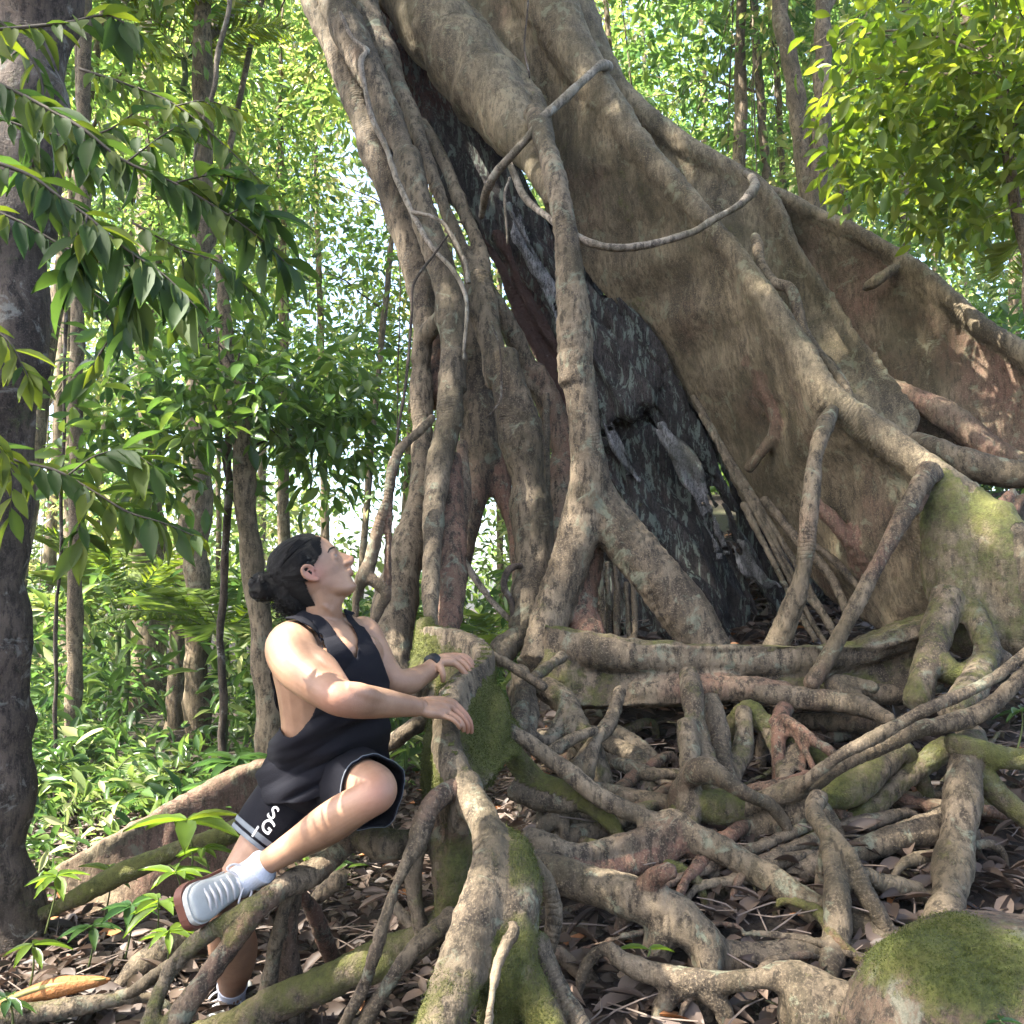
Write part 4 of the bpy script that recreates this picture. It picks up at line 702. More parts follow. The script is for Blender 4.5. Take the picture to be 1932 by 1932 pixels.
# hands
def hand(wr, palm, fingers, thumb, s):
    g.sweep(K('H', wr), seg=16)
    for f in palm: g.sweep(K('H', f), seg=12)
    for f in fingers: g.sweep(K('H', f), seg=12, sub=5)
    g.sweep(K('H', thumb), seg=12, sub=5)
z = lambda p, k: [(a, b, c, d+k) for a, b, c, d in p]
hand([(520, 1180, 290, 2.44), (620, 1185, 270, 2.46), (700, 1190, 250, 2.47)],
     [[(600, 1130, 150, 2.48), (850, 1110, 180, 2.51), (1060, 1120, 170, 2.53), (1240, 1150, 130, 2.55)], [(620, 1190, 170, 2.465), (850, 1180, 190, 2.49), (1050, 1190, 170, 2.51), (1210, 1220, 130, 2.53)],
      [(640, 1240, 170, 2.45), (830, 1250, 200, 2.475), (1000, 1270, 180, 2.49), (1130, 1300, 130, 2.505)], [(660, 1280, 130, 2.44), (800, 1310, 170, 2.455), (930, 1330, 150, 2.47), (1030, 1360, 110, 2.48)]],
     [[(1200, 1140, 128, 2.55), (1330, 1250, 118, 2.545), (1430, 1370, 108, 2.54), (1490, 1500, 100, 2.54), (1505, 1640, 78, 2.545)],
      [(1170, 1215, 128, 2.53), (1300, 1320, 116, 2.52), (1395, 1420, 108, 2.515), (1440, 1530, 98, 2.515), (1440, 1640, 72, 2.52)],
      [(1090, 1290, 122, 2.505), (1220, 1360, 112, 2.495), (1310, 1430, 104, 2.49), (1365, 1530, 94, 2.49), (1375, 1620, 70, 2.495)],
      [(990, 1350, 110, 2.48), (1110, 1380, 98, 2.475), (1220, 1430, 92, 2.47), (1290, 1510, 82, 2.47), (1315, 1570, 64, 2.475)]],
     [(720, 1120, 150, 2.5), (900, 1150, 130, 2.55), (1050, 1250, 110, 2.58), (1130, 1380, 90, 2.59)], 1)
hand([(790, 560, 230, 2.80), (880, 500, 225, 2.82), (950, 470, 200, 2.83)],
     [[(900, 480, 170, 2.81), (1050, 460, 170, 2.82), (1210, 470, 140, 2.83)], [(920, 440, 170, 2.84), (1080, 410, 170, 2.855), (1280, 420, 130, 2.87)], [(930, 420, 150, 2.86), (1100, 380, 150, 2.89), (1340, 380, 120, 2.905)], [(940, 420, 120, 2.88), (1120, 370, 120, 2.92), (1380, 360, 105, 2.94)]],
     [[(1190, 460, 120, 2.83), (1300, 540, 112, 2.83), (1390, 640, 104, 2.83), (1450, 740, 94, 2.83), (1475, 810, 72, 2.835)],
      [(1260, 415, 118, 2.87), (1380, 490, 110, 2.865), (1465, 600, 100, 2.86), (1515, 720, 90, 2.86), (1525, 790, 70, 2.865)],
      [(1330, 375, 112, 2.905), (1430, 440, 104, 2.9), (1500, 540, 96, 2.895), (1540, 650, 84, 2.895), (1545, 720, 66, 2.9)],
      [(1370, 355, 98, 2.94), (1450, 400, 90, 2.935), (1510, 480, 84, 2.93), (1545, 570, 70, 2.93), (1548, 620, 58, 2.935)]],
     [(960, 520, 150, 2.80), (1010, 600, 128, 2.785), (1035, 690, 110, 2.78), (1030, 790, 88, 2.785)], 1)
# legs: crossing (left) leg, then standing (right) leg
g.sweep(M_((900, 1500, 330, 2.62), (990, 1520, 340, 2.52), (1080, 1535, 285, 2.42), (1150, 1550, 245, 2.34), (1165, 1590, 225, 2.30), (1100, 1640, 208, 2.29), (1005, 1690, 222, 2.31), (880, 1770, 222, 2.34), (740, 1860, 180, 2.38), (600, 1950, 150, 2.41), (500, 2010, 125, 2.43), (430, 2050, 118, 2.43)), seg=24, sub=8)
g.sweep(M_((1060, 1730, 100, 2.32), (960, 1785, 130, 2.34), (830, 1860, 120, 2.38), (680, 1940, 90, 2.41)), seg=16)
g.sweep([(p, r) for p, r in M_((760, 1530, 330, 2.62), (660, 1680, 330, 2.58), (540, 1860, 290, 2.53), (420, 2040, 250, 2.49))] + K('C0', [(1310, 1200, 240, 2.47), (1290, 1290, 240, 2.47), (1300, 1400, 250, 2.53), (1320, 1500, 270, 2.6), (1325, 1600, 225, 2.66), (1318, 1690, 165, 2.71), (1315, 1780, 140, 2.75)]), seg=24, sub=8)
# head frame
F_ = unit(np.array((.80, .20, .57))); Uh = np.array((-.58, .05, .80)); Uh = unit(Uh-F_*np.dot(Uh, F_)); Lh = np.cross(Uh, F_)   # Lh towards the far side
if Lh[1] < 0: Lh = -Lh
HO = mm(822, 372, 2.60); HS = .97
hp = lambda x, y, z_: HO + HS*(F_*x + Lh*y + Uh*z_)
lv = [(.128, .005, -.035, .022), (.118, .045, -.062, .05), (.100, .072, -.084, .065), (.075, .088, -.096, .073), (.050, .093, -.10, .076), (.030, .093, -.10, .076), (.012, .088, -.097, .074), (-.008, .086, -.09, .071), (-.030, .087, -.08, .067), (-.052, .088, -.06, .062), (-.072, .086, -.035, .057), (-.090, .085, -.01, .05), (-.105, .08, .02, .038), (-.114, .07, .04, .02)]
lv = [(z_ if z_ > -.02 else -.02+(z_+.02)*.80, xf-(.004 if z_ < -.02 else 0), xb, hw*(.95 if z_ < -.02 else 1)) for z_, xf, xb, hw in lv]; lv = cat(lv, 4); seg = 48; Vh = []
for z_, xf, xb, hw in lv:
    for j in range(seg):
        a = 2*PI*j/seg; c_, s_ = math.cos(a), math.sin(a); e = 1.0
        x = (xf+xb)/2 + (xf-xb)/2*math.copysign(abs(c_)**.92, c_); fr = max(0, c_)
        y = hw*math.copysign(abs(s_)**.9, s_)*(1-.18*fr)
        if c_ > 0:   # eye sockets, cheek bones
            for sy in (-1, 1):
                x -= .012*math.exp(-((y-sy*.032)/.013)**2-((z_-.018)/.011)**2)
                x += .004*math.exp(-((y-sy*.045)/.02)**2-((z_+.012)/.014)**2)
            x += .004*math.exp(-(y/.045)**2-((z_-.040)/.008)**2)   # brow
            x += .006*math.exp(-(y/.02)**2-((z_+.082)/.012)**2)    # chin
            x -= .004*math.exp(-(y/.03)**2-((z_+.074)/.006)**2)
        Vh.append(hp(x, y, z_))
n_ = len(lv); Vh += [hp(-.015, 0, .133), hp(.052, 0, -.097)]
Fh = [(i*seg+j, (i+1)*seg+j, (i+1)*seg+(j+1) % seg, i*seg+(j+1) % seg) for i in range(n_-1) for j in range(seg)] + [(n_*seg, j, (j+1) % seg) for j in range(seg)] + [(n_*seg+1, (n_-1)*seg+(j+1) % seg, (n_-1)*seg+j) for j in range(seg)]
g.add(Vh, Fh)
hs = lambda pts: [(hp(x, y, z_), r*HS) for x, y, z_, r in pts]
g.sweep(hs([(.078, 0, .03, .012), (.084, 0, .012, .015), (.090, 0, -.006, .016), (.086, 0, -.022, .016)]), seg=12)
g.sweep(hs([(.088, 0, .032, .006), (.099, 0, .014, .0066), (.111, 0, -.004, .0072), (.1155, 0, -.013, .0082), (.106, 0, -.021, .0075), (.088, 0, -.024, .007)]), seg=12)
for sy in (-1, 1):
    g.sweep(hs([(.104, sy*.006, -.018, .006), (.098, sy*.013, -.017, .0075), (.086, sy*.017, -.016, .006)]), seg=10)
    g.sweep(hs([(.0955, 0, -.0365, .0046), (.0925, sy*.012, -.0365, .0044), (.084, sy*.024, -.040, .003)]), seg=8)
    g.sweep(hs([(.0935, 0, -.0480, .0052), (.0905, sy*.012, -.0478, .0048), (.083, sy*.023, -.044, .003)]), seg=8)
    ex = .0; E_ = sy*.006
    g.sweep(hs([(.074, sy*.017, .021, .004), (.0825, sy*.030, .0245, .0052), (.071, sy*.046, .020, .004)]), seg=8); g.sweep(hs([(.074, sy*.018, .010, .004), (.080, sy*.030, .0085, .0050), (.070, sy*.045, .011, .004)]), seg=8)
    g.sweep(hs([(ex+.006, E_+sy*.072, .004, .0045), (ex+.003, E_+sy*.079, .020, .005), (ex-.010, E_+sy*.085, .029, .0052), (ex-.024, E_+sy*.087, .021, .0052), (ex-.027, E_+sy*.085, .002, .0052), (ex-.017, E_+sy*.080, -.014, .005), (ex-.004, E_+sy*.075, -.022, .006), (ex+.004, E_+sy*.071, -.018, .0045)]), seg=10, sub=8)
    g.sweep(hs([(ex-.001, E_+sy*.075, .014, .004), (ex-.010, E_+sy*.080, .017, .0035), (ex-.016, E_+sy*.081, .004, .0035), (ex-.009, E_+sy*.078, -.008, .004)]), seg=8)
    g.sweep(hs([(ex-.009, E_+sy*.070, .016, .0115), (ex-.012, E_+sy*.071, .002, .0125), (ex-.007, E_+sy*.070, -.010, .0105)]), seg=8)
# jaw to neck
g.sweep(hs([(.040, 0, -.066, .024), (.005, 0, -.076, .036), (-.03, 0, -.085, .048)]), seg=16)
me = remesh(g, .0042, 2, .5); V = co(me)
ear = HO - Lh*.08*HS; d_ear = np.linalg.norm(V-ear, axis=1); d_n = np.linalg.norm(V-hp(.112, 0, -.012), axis=1); d_l = np.linalg.norm(V-hp(.095, 0, -.048), axis=1)
pink = .9*np.exp(-(d_ear/.03)**2)+.4*np.exp(-(d_n/.018)**2)+.6*np.exp(-(d_l/.014)**2)
for cc in (mm(1690, 1200, 2.54), mm(1700, 930, 2.9), mm(1150, 1600, 2.24), mm(960, 1070, 2.2)): pink += .45*np.exp(-(np.linalg.norm(V-cc, axis=1)/.06)**2)
attr(me, 'pink', np.clip(pink, 0, 1)); body = link('body', smooth(me), SKIN, man)
# eyes and brows
for sy in (-1, 1):
    ge = G(); ge.ball(hp(.0725, sy*.031, .016), (.0108,)*3, n=10); e = link('eye', smooth(ge.mesh()), flat('eye_white', (.22, .18, .16), .4, .02), man)
    ge = G(); ge.ball(hp(.0788, sy*.0318, .0185), (.0046,)*3, n=8); link('iris', smooth(ge.mesh()), flat('iris', (.03, .018, .01), .2, .02), e)
    ge = G(); ge.sweep(hs([(.091, sy*.012, .034, .0022), (.088, sy*.026, .041, .003), (.076, sy*.042, .039, .0026), (.066, sy*.050, .032, .0012)]), seg=8); link('eyebrow', smooth(ge.mesh()), flat('brow_hair', (.015, .011, .009), .8), man)
# hair: scalp cap, bun and strands
HAIR = flat('hair', (.0045, .0038, .0036), .6, .4, 160, .004, .18)
g = G(); Vc = []; ns_ = 160
hrow = cat([(.1375, -.013, -.019, .003), (.1350, .006, -.044, .026), (.124, .042, -.074, .056), (.105, .069, -.095, .072), (.078, .0895, -.106, .080), (.050, .0955, -.109, .083), (.030, .0955, -.109, .083), (.012, .093, -.106, .081), (-.008, .092, -.099, .079), (-.030, .094, -.090, .076), (-.052, .094, -.078, .070), (-.072, .094, -.066, .062), (-.09, .09, -.056, .05)], 9); nz = len(hrow)
for z_, xf, xb, hw in hrow:
    for j in range(ns_):
        a = 2*PI*j/ns_; c_, s_ = math.cos(a), math.sin(a)
        Vc.append(((xf+xb)/2+(xf-xb)/2*c_, hw*s_*(1-.14*max(0, c_)), z_))
Vc = np.array(Vc)
front = np.interp(Vc[:, 2], [-.09, -.05, -.03, .012, .022, .030, .045, .06, .085, .108, .128, .14], [-.045, -.045, -.04, -.030, .004, .030, .034, .048, .064, .067, .046, .03])
side = np.where((Vc[:, 2] > -.03) & (Vc[:, 2] < .03), .030*sstep(.03, .0, Vc[:, 2]), 0)
keep = Vc[:, 0] < front
Fc = [(i*ns_+j, (i+1)*ns_+j, (i+1)*ns_+(j+1) % ns_, i*ns_+(j+1) % ns_) for i in range(nz-1) for j in range(ns_)]
Fc = [f for f in Fc if all(keep[v] for v in f)]
top = [0*ns_+j for j in range(ns_)]
Wn = unit(Vc-np.array((-.01, 0, .02))); Vc2 = Vc+Wn*(.0016*vnoise(Vc*[14, 150, 150], 1, 4)+.0012*vnoise(Vc*[25, 300, 300], 1, 9))[:, None]
W = np.array([hp(*v) for v in Vc2]); me = bpy.data.meshes.new('hair'); me.from_pydata(W.tolist(), [], Fc+[tuple(top)]); 
hair = link('hair', smooth(me), HAIR, man); sol = hair.modifiers.new('s', 'SOLIDIFY'); sol.thickness = .007; sol.offset = -.5
bunc = np.array((-.136, -.004, .062))
g = G()
g.ball(hp(*bunc), (.041, .038, .042), n=14); g.sweep(hs([(-.07, 0, .03, .05), (-.105, 0, .035, .04), (-.12, 0, .05, .03)]), seg=16); g.sweep(hs([(-.07, 0, .02, .055), (-.095, -.005, -.005, .042), (-.085, 0, -.045, .034), (-.07, 0, -.07, .022)]), seg=16)
mb = remesh(g, .006, 2); V = co(mb); setco(mb, V+nor(mb)*(.007*fbm(V, 60, 2, 3)+.004*fbm(V, 120, 2, 8))[:, None]); link('bun', smooth(mb), HAIR, hair)
g = G()
for k in range(520):   # strands combed back to the bun
    z0 = rng.uniform(-.01, .125); y0 = rng.choice([-1, -1, -1, 1]); a = rng.uniform(.0, 1.)
    z0 = min(z0, .112); f0 = float(np.interp(z0, [-.08, -.03, -.012, .02, .04, .06, .085, .11, .14], [-.055, -.05, -.03, .006, .042, .050, .066, .077, .10]))
    f0 += rng.uniform(-.004, .009); f0 = min(f0, float(np.interp(z0, lv[::-1, 0], lv[::-1, 1]))-.004); pts = []
    for t in np.linspace(0, 1, 6):
        zz = z0*(1-t**1.3) + (.055)*t**1.3; xx = (f0+.002)*(1-t)+(-.10)*t
        k3 = [np.interp(min(zz, .125), lv[::-1, 0], lv[::-1, q]) for q in (1, 2, 3)]; cx = (k3[0]+k3[1])/2; hx = (k3[0]-k3[1])/2
        u_ = min(.999, abs((xx-cx)/hx)); yy = y0*(k3[2]+.0145)*math.sqrt(max(0, 1-u_*u_))*(1-.1*(xx > cx)); pts.append((xx-(.010 if u_ > .9 else 0), yy, zz+(.007*math.sin(PI*t) if z0 > .09 else 0), .0017))
    g.sweep([(hp(x, y, q), r) for x, y, q, r in pts], seg=5, sub=3, caps=False)
for k in range(260):   # loose curls round the bun and nape
    c0 = (np.array((-.112, -.008, -.012)) if k % 3 else bunc*.97) + rng.normal(0, 1, 3)*(.012, .016, .017); r_ = rng.uniform(.004, .008); ph = rng.uniform(0, 6); dr = unit(rng.normal(0, 1, 3)+(-.4, 0, -1.)); e1 = unit(np.cross(dr, (1, .3, .2))); e2 = np.cross(dr, e1)
    pts = [(c0+dr*.022*t+r_*(e1*math.cos(ph+t*9)+e2*math.sin(ph+t*9))) for t in np.linspace(0, 1, 9)]
    g.sweep([(hp(*p), .0013) for p in pts], seg=4, sub=2, caps=False)
link('strands', smooth(g.mesh()), HAIR, hair)

# tank top: loose shell over the torso, cut along the neckline and the deep armholes
BLK = flat('black_cloth', (.0065, .0065, .0095), .9, .2, 90, .002, .15)
g = G(); L2 = .010
g.ell([(mm(868, 590, 2.615), .080, .058, Sax), (mm(868, 660, 2.61), .118, .084, Sax), (mm(872, 720, 2.605), .165, .108, Sax), (mm(885, 800, 2.60), .193, .130, Sax), (mm(903, 900, 2.59), .184, .150, Sax), (mm(910, 1040, 2.585), .176, .145, Sax),
       (mm(912, 1180, 2.59), .168, .142, Sax), (mm(915, 1300, 2.60), .160, .138, Sax*.5+Hax*.5), (mm(910, 1400, 2.61), .166, .142, Hax), (mm(888, 1500, 2.61), .168, .150, Hax), (mm(842, 1600, 2.60), .170, .156, Hax), (mm(815, 1660, 2.60), .160, .148, Hax)], True, sub=8, seg=72)
for q_ in SHO: g.sweep([(p, r+.009) for p, r in q_], seg=16)
g.ell([(mm(835, 760, 2.62), .094, .079, Sax), (mm(848, 640, 2.61), .073, .075, Sax), (mm(850, 560, 2.60), .064, .07, Sax)], True)
g.sweep([(p, r+.009) for p, r in M_((720, 700, 200, 2.50), (690, 760, 280, 2.44), (720, 860, 275, 2.38))], seg=16)
me = remesh(g, .0045, 3); V = co(me)
def uv(V):
    d = (V-np.array((0, 0, CAMZ)))@np.array((0, CP, SP)); x = V[:, 0]; y = (V-np.array((0, 0, CAMZ)))@np.array((0, -SP, CP))
    return np.c_[(966+x/d*FPX-322)*3, (966-y/d*FPX-966)*3, d]
q = uv(V); N = nor(me)
fold = .024*vnoise(np.c_[(q[:, 0]*.35+q[:, 1]*1.0)/70, q[:, 0]/400, q[:, 2]*3], 1, 5)+.009*vnoise(np.c_[(q[:, 0]*.5+q[:, 1])/34, q[:, 0]/200, q[:, 2]*6], 1, 8)
setco(me, V+N*(fold*sstep(950, 1200, q[:, 1]))[:, None]); V = co(me); q = uv(V)
def inpoly(x, y, poly):
    c = np.zeros(len(x), bool); n = len(poly)
    for i in range(n):
        (x1, y1), (x2, y2) = poly[i], poly[i-1]
        t = ((y1 > y) != (y2 > y)) & (x < (x2-x1)*(y-y1)/(y2-y1+1e-9)+x1); c ^= t
    return c
near = N[:, 1] < .05
arm = inpoly(q[:, 0], q[:, 1], [(640, 605), (700, 612), (790, 655), (850, 712), (885, 800), (900, 920), (840, 1050), (800, 1140), (755, 1215), (715, 1258), (680, 1270), (645, 1255), (620, 1210), (600, 1150), (560, 1110), (400, 800), (500, 560)])
neck = inpoly(q[:, 0], q[:, 1], [(735, 545), (850, 610), (930, 690), (1010, 775), (1052, 835), (1050, 720), (1015, 650), (975, 570), (960, 480), (740, 480)])
farm = inpoly(q[:, 0], q[:, 1], [(1020, 590), (1110, 680), (1180, 800), (1245, 980), (1400, 980), (1300, 500)])
dele = (near & (arm | neck | farm)) | ((~near) & ((q[:, 1] < 640) | ((q[:, 1] < 1000) & (q[:, 0] > 960)) | ((q[:, 1] < 900) & (q[:, 0] < 650)))) | (q[:, 1] < 540)
hem = np.interp(q[:, 0], [450, 480, 600, 760, 880, 960, 1100, 1300], [1640, 1650, 1650, 1640, 1600, 1540, 1400, 1400]); dele |= q[:, 1] > hem+10
from mathutils.bvhtree import BVHTree
bme = body.data; bvh = BVHTree.FromPolygons([tuple(x) for x in co(bme)], [tuple(p.vertices) for p in bme.polygons])
for i in np.where(~dele & (q[:, 1] < 860) & (q[:, 0] > 660))[0]:
    l_, n_l, _, _ = bvh.find_nearest(Vector(V[i]), .05)
    if l_ is not None and (Vector(V[i])-l_).dot(n_l) < .006: V[i] = l_+n_l*.006
fv = np.array([p.vertices[:] for p in me.polygons]); ok = ~dele[fv].any(1)
used = np.unique(fv[ok]); mp = -np.ones(len(V), int); mp[used] = np.arange(len(used))
F2 = mp[fv[ok]]; ed_ = np.sort(np.vstack([F2[:, [a_, (a_+1) % 4]] for a_ in range(4)]), 1); ue, cnt = np.unique(ed_, axis=0, return_counts=True); be = ue[cnt == 1]; Vu = V[used].copy()
for _ in range(14):
    acc = np.zeros_like(Vu); c_n = np.zeros(len(Vu)); np.add.at(acc, be[:, 0], Vu[be[:, 1]]); np.add.at(acc, be[:, 1], Vu[be[:, 0]]); np.add.at(c_n, be[:, 0], 1); np.add.at(c_n, be[:, 1], 1)
    b_i = c_n > 1; Vu[b_i] = .5*Vu[b_i]+.5*acc[b_i]/c_n[b_i, None]
qu = q[used]
for i in np.where((qu[:, 1] < 860) & (qu[:, 0] > 640))[0]:
    l_, n_l, _, _ = bvh.find_nearest(Vector(Vu[i]), .05)
    if l_ is not None and (Vector(Vu[i])-l_).dot(n_l) < .007: Vu[i] = l_+n_l*.007
tank = big('tank_top', Vu, mp[fv[ok]], BLK, man, sm=True); so_ = tank.modifiers.new('s', 'SOLIDIFY'); so_.thickness = .004; so_.offset = 1; sm_ = tank.modifiers.new('m', 'SMOOTH'); sm_.iterations = 3
tank['label'] = 'loose black tank top with deep armholes'
# straps wrapped over the shoulders
def ribbon(nodes, wd, th, up, mat, nm, par):
    g = G(); c = cat([list(p) for p in nodes], 6); T = unit(np.gradient(c, axis=0)); V = []; Nn = unit(np.asarray(up)[None]-T*(T@np.asarray(up))[:, None]); B = np.cross(T, Nn)
    for i in range(len(c)):
        for a, b in ((-1, -1), (-1, 1), (1, 1), (1, -1)): V.append(c[i]+B[i]*a*wd/2+Nn[i]*b*th/2)
    F = [(i*4+j, i*4+(j+1) % 4, i*4+4+(j+1) % 4, i*4+4+j) for i in range(len(c)-1) for j in range(4)]; g.add(V, F); return link(nm, smooth(g.mesh()), mat, par)
# shorts
g = G()
def tube(g, nodes, ax, seg=40, fold=.01, sd=1):
    n0 = g.n; c = g.ell(nodes, False, sub=7, seg=seg); V = g.V[-1]; n = len(c); k = np.repeat(np.linspace(0, 1, n), seg); a = np.tile(np.linspace(0, 2*PI, seg, endpoint=False), n)
    V = V[:n*seg]; ctr = np.repeat(c[:, :3], seg, 0); o = unit(V-ctr)
    f = vnoise(np.c_[np.cos(a)*2.2, np.sin(a)*2.2, k*.8+sd*5], 1, sd)+.5*vnoise(np.c_[np.cos(a)*5, np.sin(a)*5, k*2+sd*9], 1, sd)
    V2 = V+o*(fold*f*sstep(.1, .6, k))[:, None]; g.V[-1] = V2; g.n = n0+len(V2); return V2, n, seg, c
g.ell([(mm(880, 1390, 2.61), .155, .13, Hax), (mm(870, 1470, 2.62), .168, .142, Hax), (mm(858, 1570, 2.62), .164, .138, Hax), (mm(850, 1640, 2.62), .13, .11, Hax)], True, seg=40)
ra = np.array((1., .1, .1))
VR, nR, sR, cR = tube(g, [(mm(770, 1500, 2.62), .10, .10, ra), (mm(670, 1640, 2.58), .098, .10, ra), (mm(560, 1790, 2.54), .092, .10, ra), (mm(486, 1885, 2.52), .080, .095, ra)], True, sd=3)
la = np.array((.35, 0, 1.))
VL, nL, sL, cL = tube(g, [(mm(900, 1490, 2.64), .10, .10, la), (mm(1000, 1525, 2.54), .108, .10, la), (mm(1085, 1560, 2.45), .098, .095, la), (mm(1150, 1585, 2.385), .092, .090, la)], True, sd=6)
me = g.mesh(); sh = link('shorts', smooth(me), BLK, man); q_ = sh.modifiers.new('s', 'SOLIDIFY'); q_.thickness = .004
sh['label'] = 'black athletic shorts with grey hem bands and white lettering'
GREY = flat('grey_band', (.13, .145, .16), .8, .1)
def band(V, n, seg, c, i0, i1, off, nm='hem_band'):
    """a band lying on cloth rows i0..i1 (fractions)"""
    rows = []
    for t in np.linspace(i0, i1, 4):
        a = t*(n-1); i = min(int(a), n-2); f = a-i; r = V[i*seg:(i+1)*seg]*(1-f)+V[(i+1)*seg:(i+2)*seg]*f; ce = c[i, :3]*(1-f)+c[i+1, :3]*f; rows.append(r+unit(r-ce)*off)
    W = np.vstack(rows); F = np.array([(i*seg+j, i*seg+(j+1) % seg, (i+1)*seg+(j+1) % seg, (i+1)*seg+j) for i in range(3) for j in range(seg)])
    o = big(nm, W, F, GREY, sh, sm=True); m = o.modifiers.new('s', 'SOLIDIFY'); m.thickness = .0015
band(VR, nR, sR, cR, .79, .87, .0035); band(VR, nR, sR, cR, .92, 1., .0035); band(VL, nL, sL, cL, .985, 1., .0025)
# lettering on the leg
def letter(ch, p, up, nrm, size):
    cu = bpy.data.curves.new('t', 'FONT'); cu.body = ch; cu.size = size; cu.extrude = .0015; cu.offset = .0003; o = bpy.data.objects.new('t', cu); C.objects.link(o)
    dg = bpy.context.evaluated_depsgraph_get(); dg.update(); me = bpy.data.meshes.new_from_object(o.evaluated_get(dg)); bpy.data.objects.remove(o)
    nz_ = Vector(nrm).normalized(); y = Vector(up); y = (y-nz_*y.dot(nz_)).normalized(); x = y.cross(nz_); R = Matrix((x, y, nz_)).transposed().to_4x4(); R.translation = Vector(p); me.transform(R)
    link('letter', me, flat('white_print', (.5, .5, .5), .7, .05), sh)
letter('S', P(502, 1538, 2.415), (.6, 0, .8), (-.15, -1, .1), .05); letter('G', P(489, 1560, 2.407), (.6, 0, .8), (-.25, -1, .1), .05); letter('I', P(474, 1575, 2.41), (.6, 0, .8), (-.5, -1, .1), .045)

# socks and shoes
SOCK = flat('sock_rib', (.52, .54, .60), .9, .06, 70, .003); SHOE = flat('shoe_canvas', (.36, .365, .34), .6, .15, 30, .001); SOLE = flat('gum_sole', (.13, .050, .032), .6, .15); MID = flat('white_sole', (.42, .41, .37), .6, .08); LACE = flat('lace', (.5, .47, .45), .8, .08)
def foot(ank, toe, up, shank_from, label):
    ank, toe = np.asarray(ank), np.asarray(toe); x = unit(toe-ank); z_ = np.asarray(up, float); z_ = unit(z_-x*(z_@x)); y = np.cross(z_, x)
    A = lambda a, b, c: ank + x*a + y*b + z_*c
    sr = unit(np.asarray(shank_from)-ank)
    gs = G(); gs.sweep([(ank-sr*.01, .042), (ank+sr*.03, .040), (ank+sr*.055, .041), (ank+sr*.075, .0445), (ank+sr*.080, .044)], seg=24, sub=5); sk_ = link('sock', smooth(gs.mesh()), SOCK, man)
    gs = G(); S = [(-.075, .026, -.03, -.052), (-.062, .034, .02, -.058), (-.03, .038, .035, -.060), (.01, .040, .032, -.060), (.05, .043, .012, -.060), (.09, .048, -.008, -.060), (.125, .054, -.020, -.060), (.158, .050, -.028, -.060), (.180, .034, -.036, -.056), (.186, .012, -.046, -.052)]
    S = [tuple(.88*q for q in r) for r in S]; c = cat(S, 4); V = []; sg = 28
    for a, hw, t, b in c:
        for j in range(sg):
            f = 2*PI*j/sg; cc, ss = math.cos(f), math.sin(f); V.append(A(a, hw*math.copysign(abs(cc)**.75, cc), (t+b)/2+(t-b)/2*math.copysign(abs(ss)**.8, ss)))
    n = len(c); V += [A(-.0685, 0, -.036), A(.1655, 0, -.043)]
    F = [(i*sg+j, (i+1)*sg+j, (i+1)*sg+(j+1) % sg, i*sg+(j+1) % sg) for i in range(n-1) for j in range(sg)]+[(n*sg, j, (j+1) % sg) for j in range(sg)]+[(n*sg+1, (n-1)*sg+(j+1) % sg, (n-1)*sg+j) for j in range(sg)]
    gs.add(V, F); sh_ = link('shoe', smooth(gs.mesh()), SHOE, man); sh_['label'] = label
    def slab_(z0, z1, ex, mat, nm):
        gs = G(); out = []
        for a, hw, _, _ in c: out.append((a, hw+ex))
        poly = out+[(a, -h) for a, h in out[::-1]]; m_ = len(poly); V = [A(a*1.03, b, z0) for a, b in poly]+[A(a*1.03, b, z1) for a, b in poly]
        F = [(i, (i+1) % m_, m_+(i+1) % m_, m_+i) for i in range(m_)]+[tuple(range(m_))[::-1], tuple(range(m_, 2*m_))]; gs.add(V, F); link(nm, gs.mesh(), mat, sh_)
    slab_(-.058, -.044, .003, MID, 'midsole'); slab_(-.082, -.0585, .010, SOLE, 'sole')
    for k in range(6):
        a = .035+k*.017; t = np.interp(a, [q[0] for q in S], [q[2] for q in S]); gs = G(); gs.sweep([(A(a, -.030, t-.006), .0036), (A(a+.006, 0, t+.006), .0042), (A(a, .030, t-.006), .0036)], seg=6); link('lace', smooth(gs.mesh()), LACE, sh_)
    for sg_ in (-1, 1):
        gs = G(); b0 = np.interp(.03, [q[0] for q in S], [q[2] for q in S]); gs.sweep([(A(.03, 0, b0+.006), .003), (A(.02, sg_*.03, b0+.014), .003), (A(.035, sg_*.05, b0), .003), (A(.05, sg_*.045, b0-.012), .003), (A(.035, sg_*.012, b0+.006), .003)], seg=6); link('lace', smooth(gs.mesh()), LACE, sh_)
    gs = G(); gs.sweep([(A(-.045, -.03, .030), .006), (A(-.07, 0, .028), .007), (A(-.045, .03, .030), .006), (A(.0, .034, .034), .005)], seg=8); link('collar', smooth(gs.mesh()), SHOE, sh_)
a1 = K('C0', [(1370, 1120, 0, 2.43)])[0][0]; t1 = K('C0', [(1130, 1270, 0, 2.25)])[0][0]
foot(a1, t1, (.32, -.88, .18), K('C0', [(1620, 960, 0, 2.39)])[0][0], 'white sneaker with laces and brown sole resting on a root')
a2 = K('C0', [(1312, 1800, 0, 2.76)])[0][0]; t2 = K('C0', [(1150, 1935, 0, 2.62)])[0][0]
foot(a2, t2, (.1, -.1, 1.), K('C0', [(1320, 1600, 0, 2.68)])[0][0], 'grey-white sneaker standing on the ground')
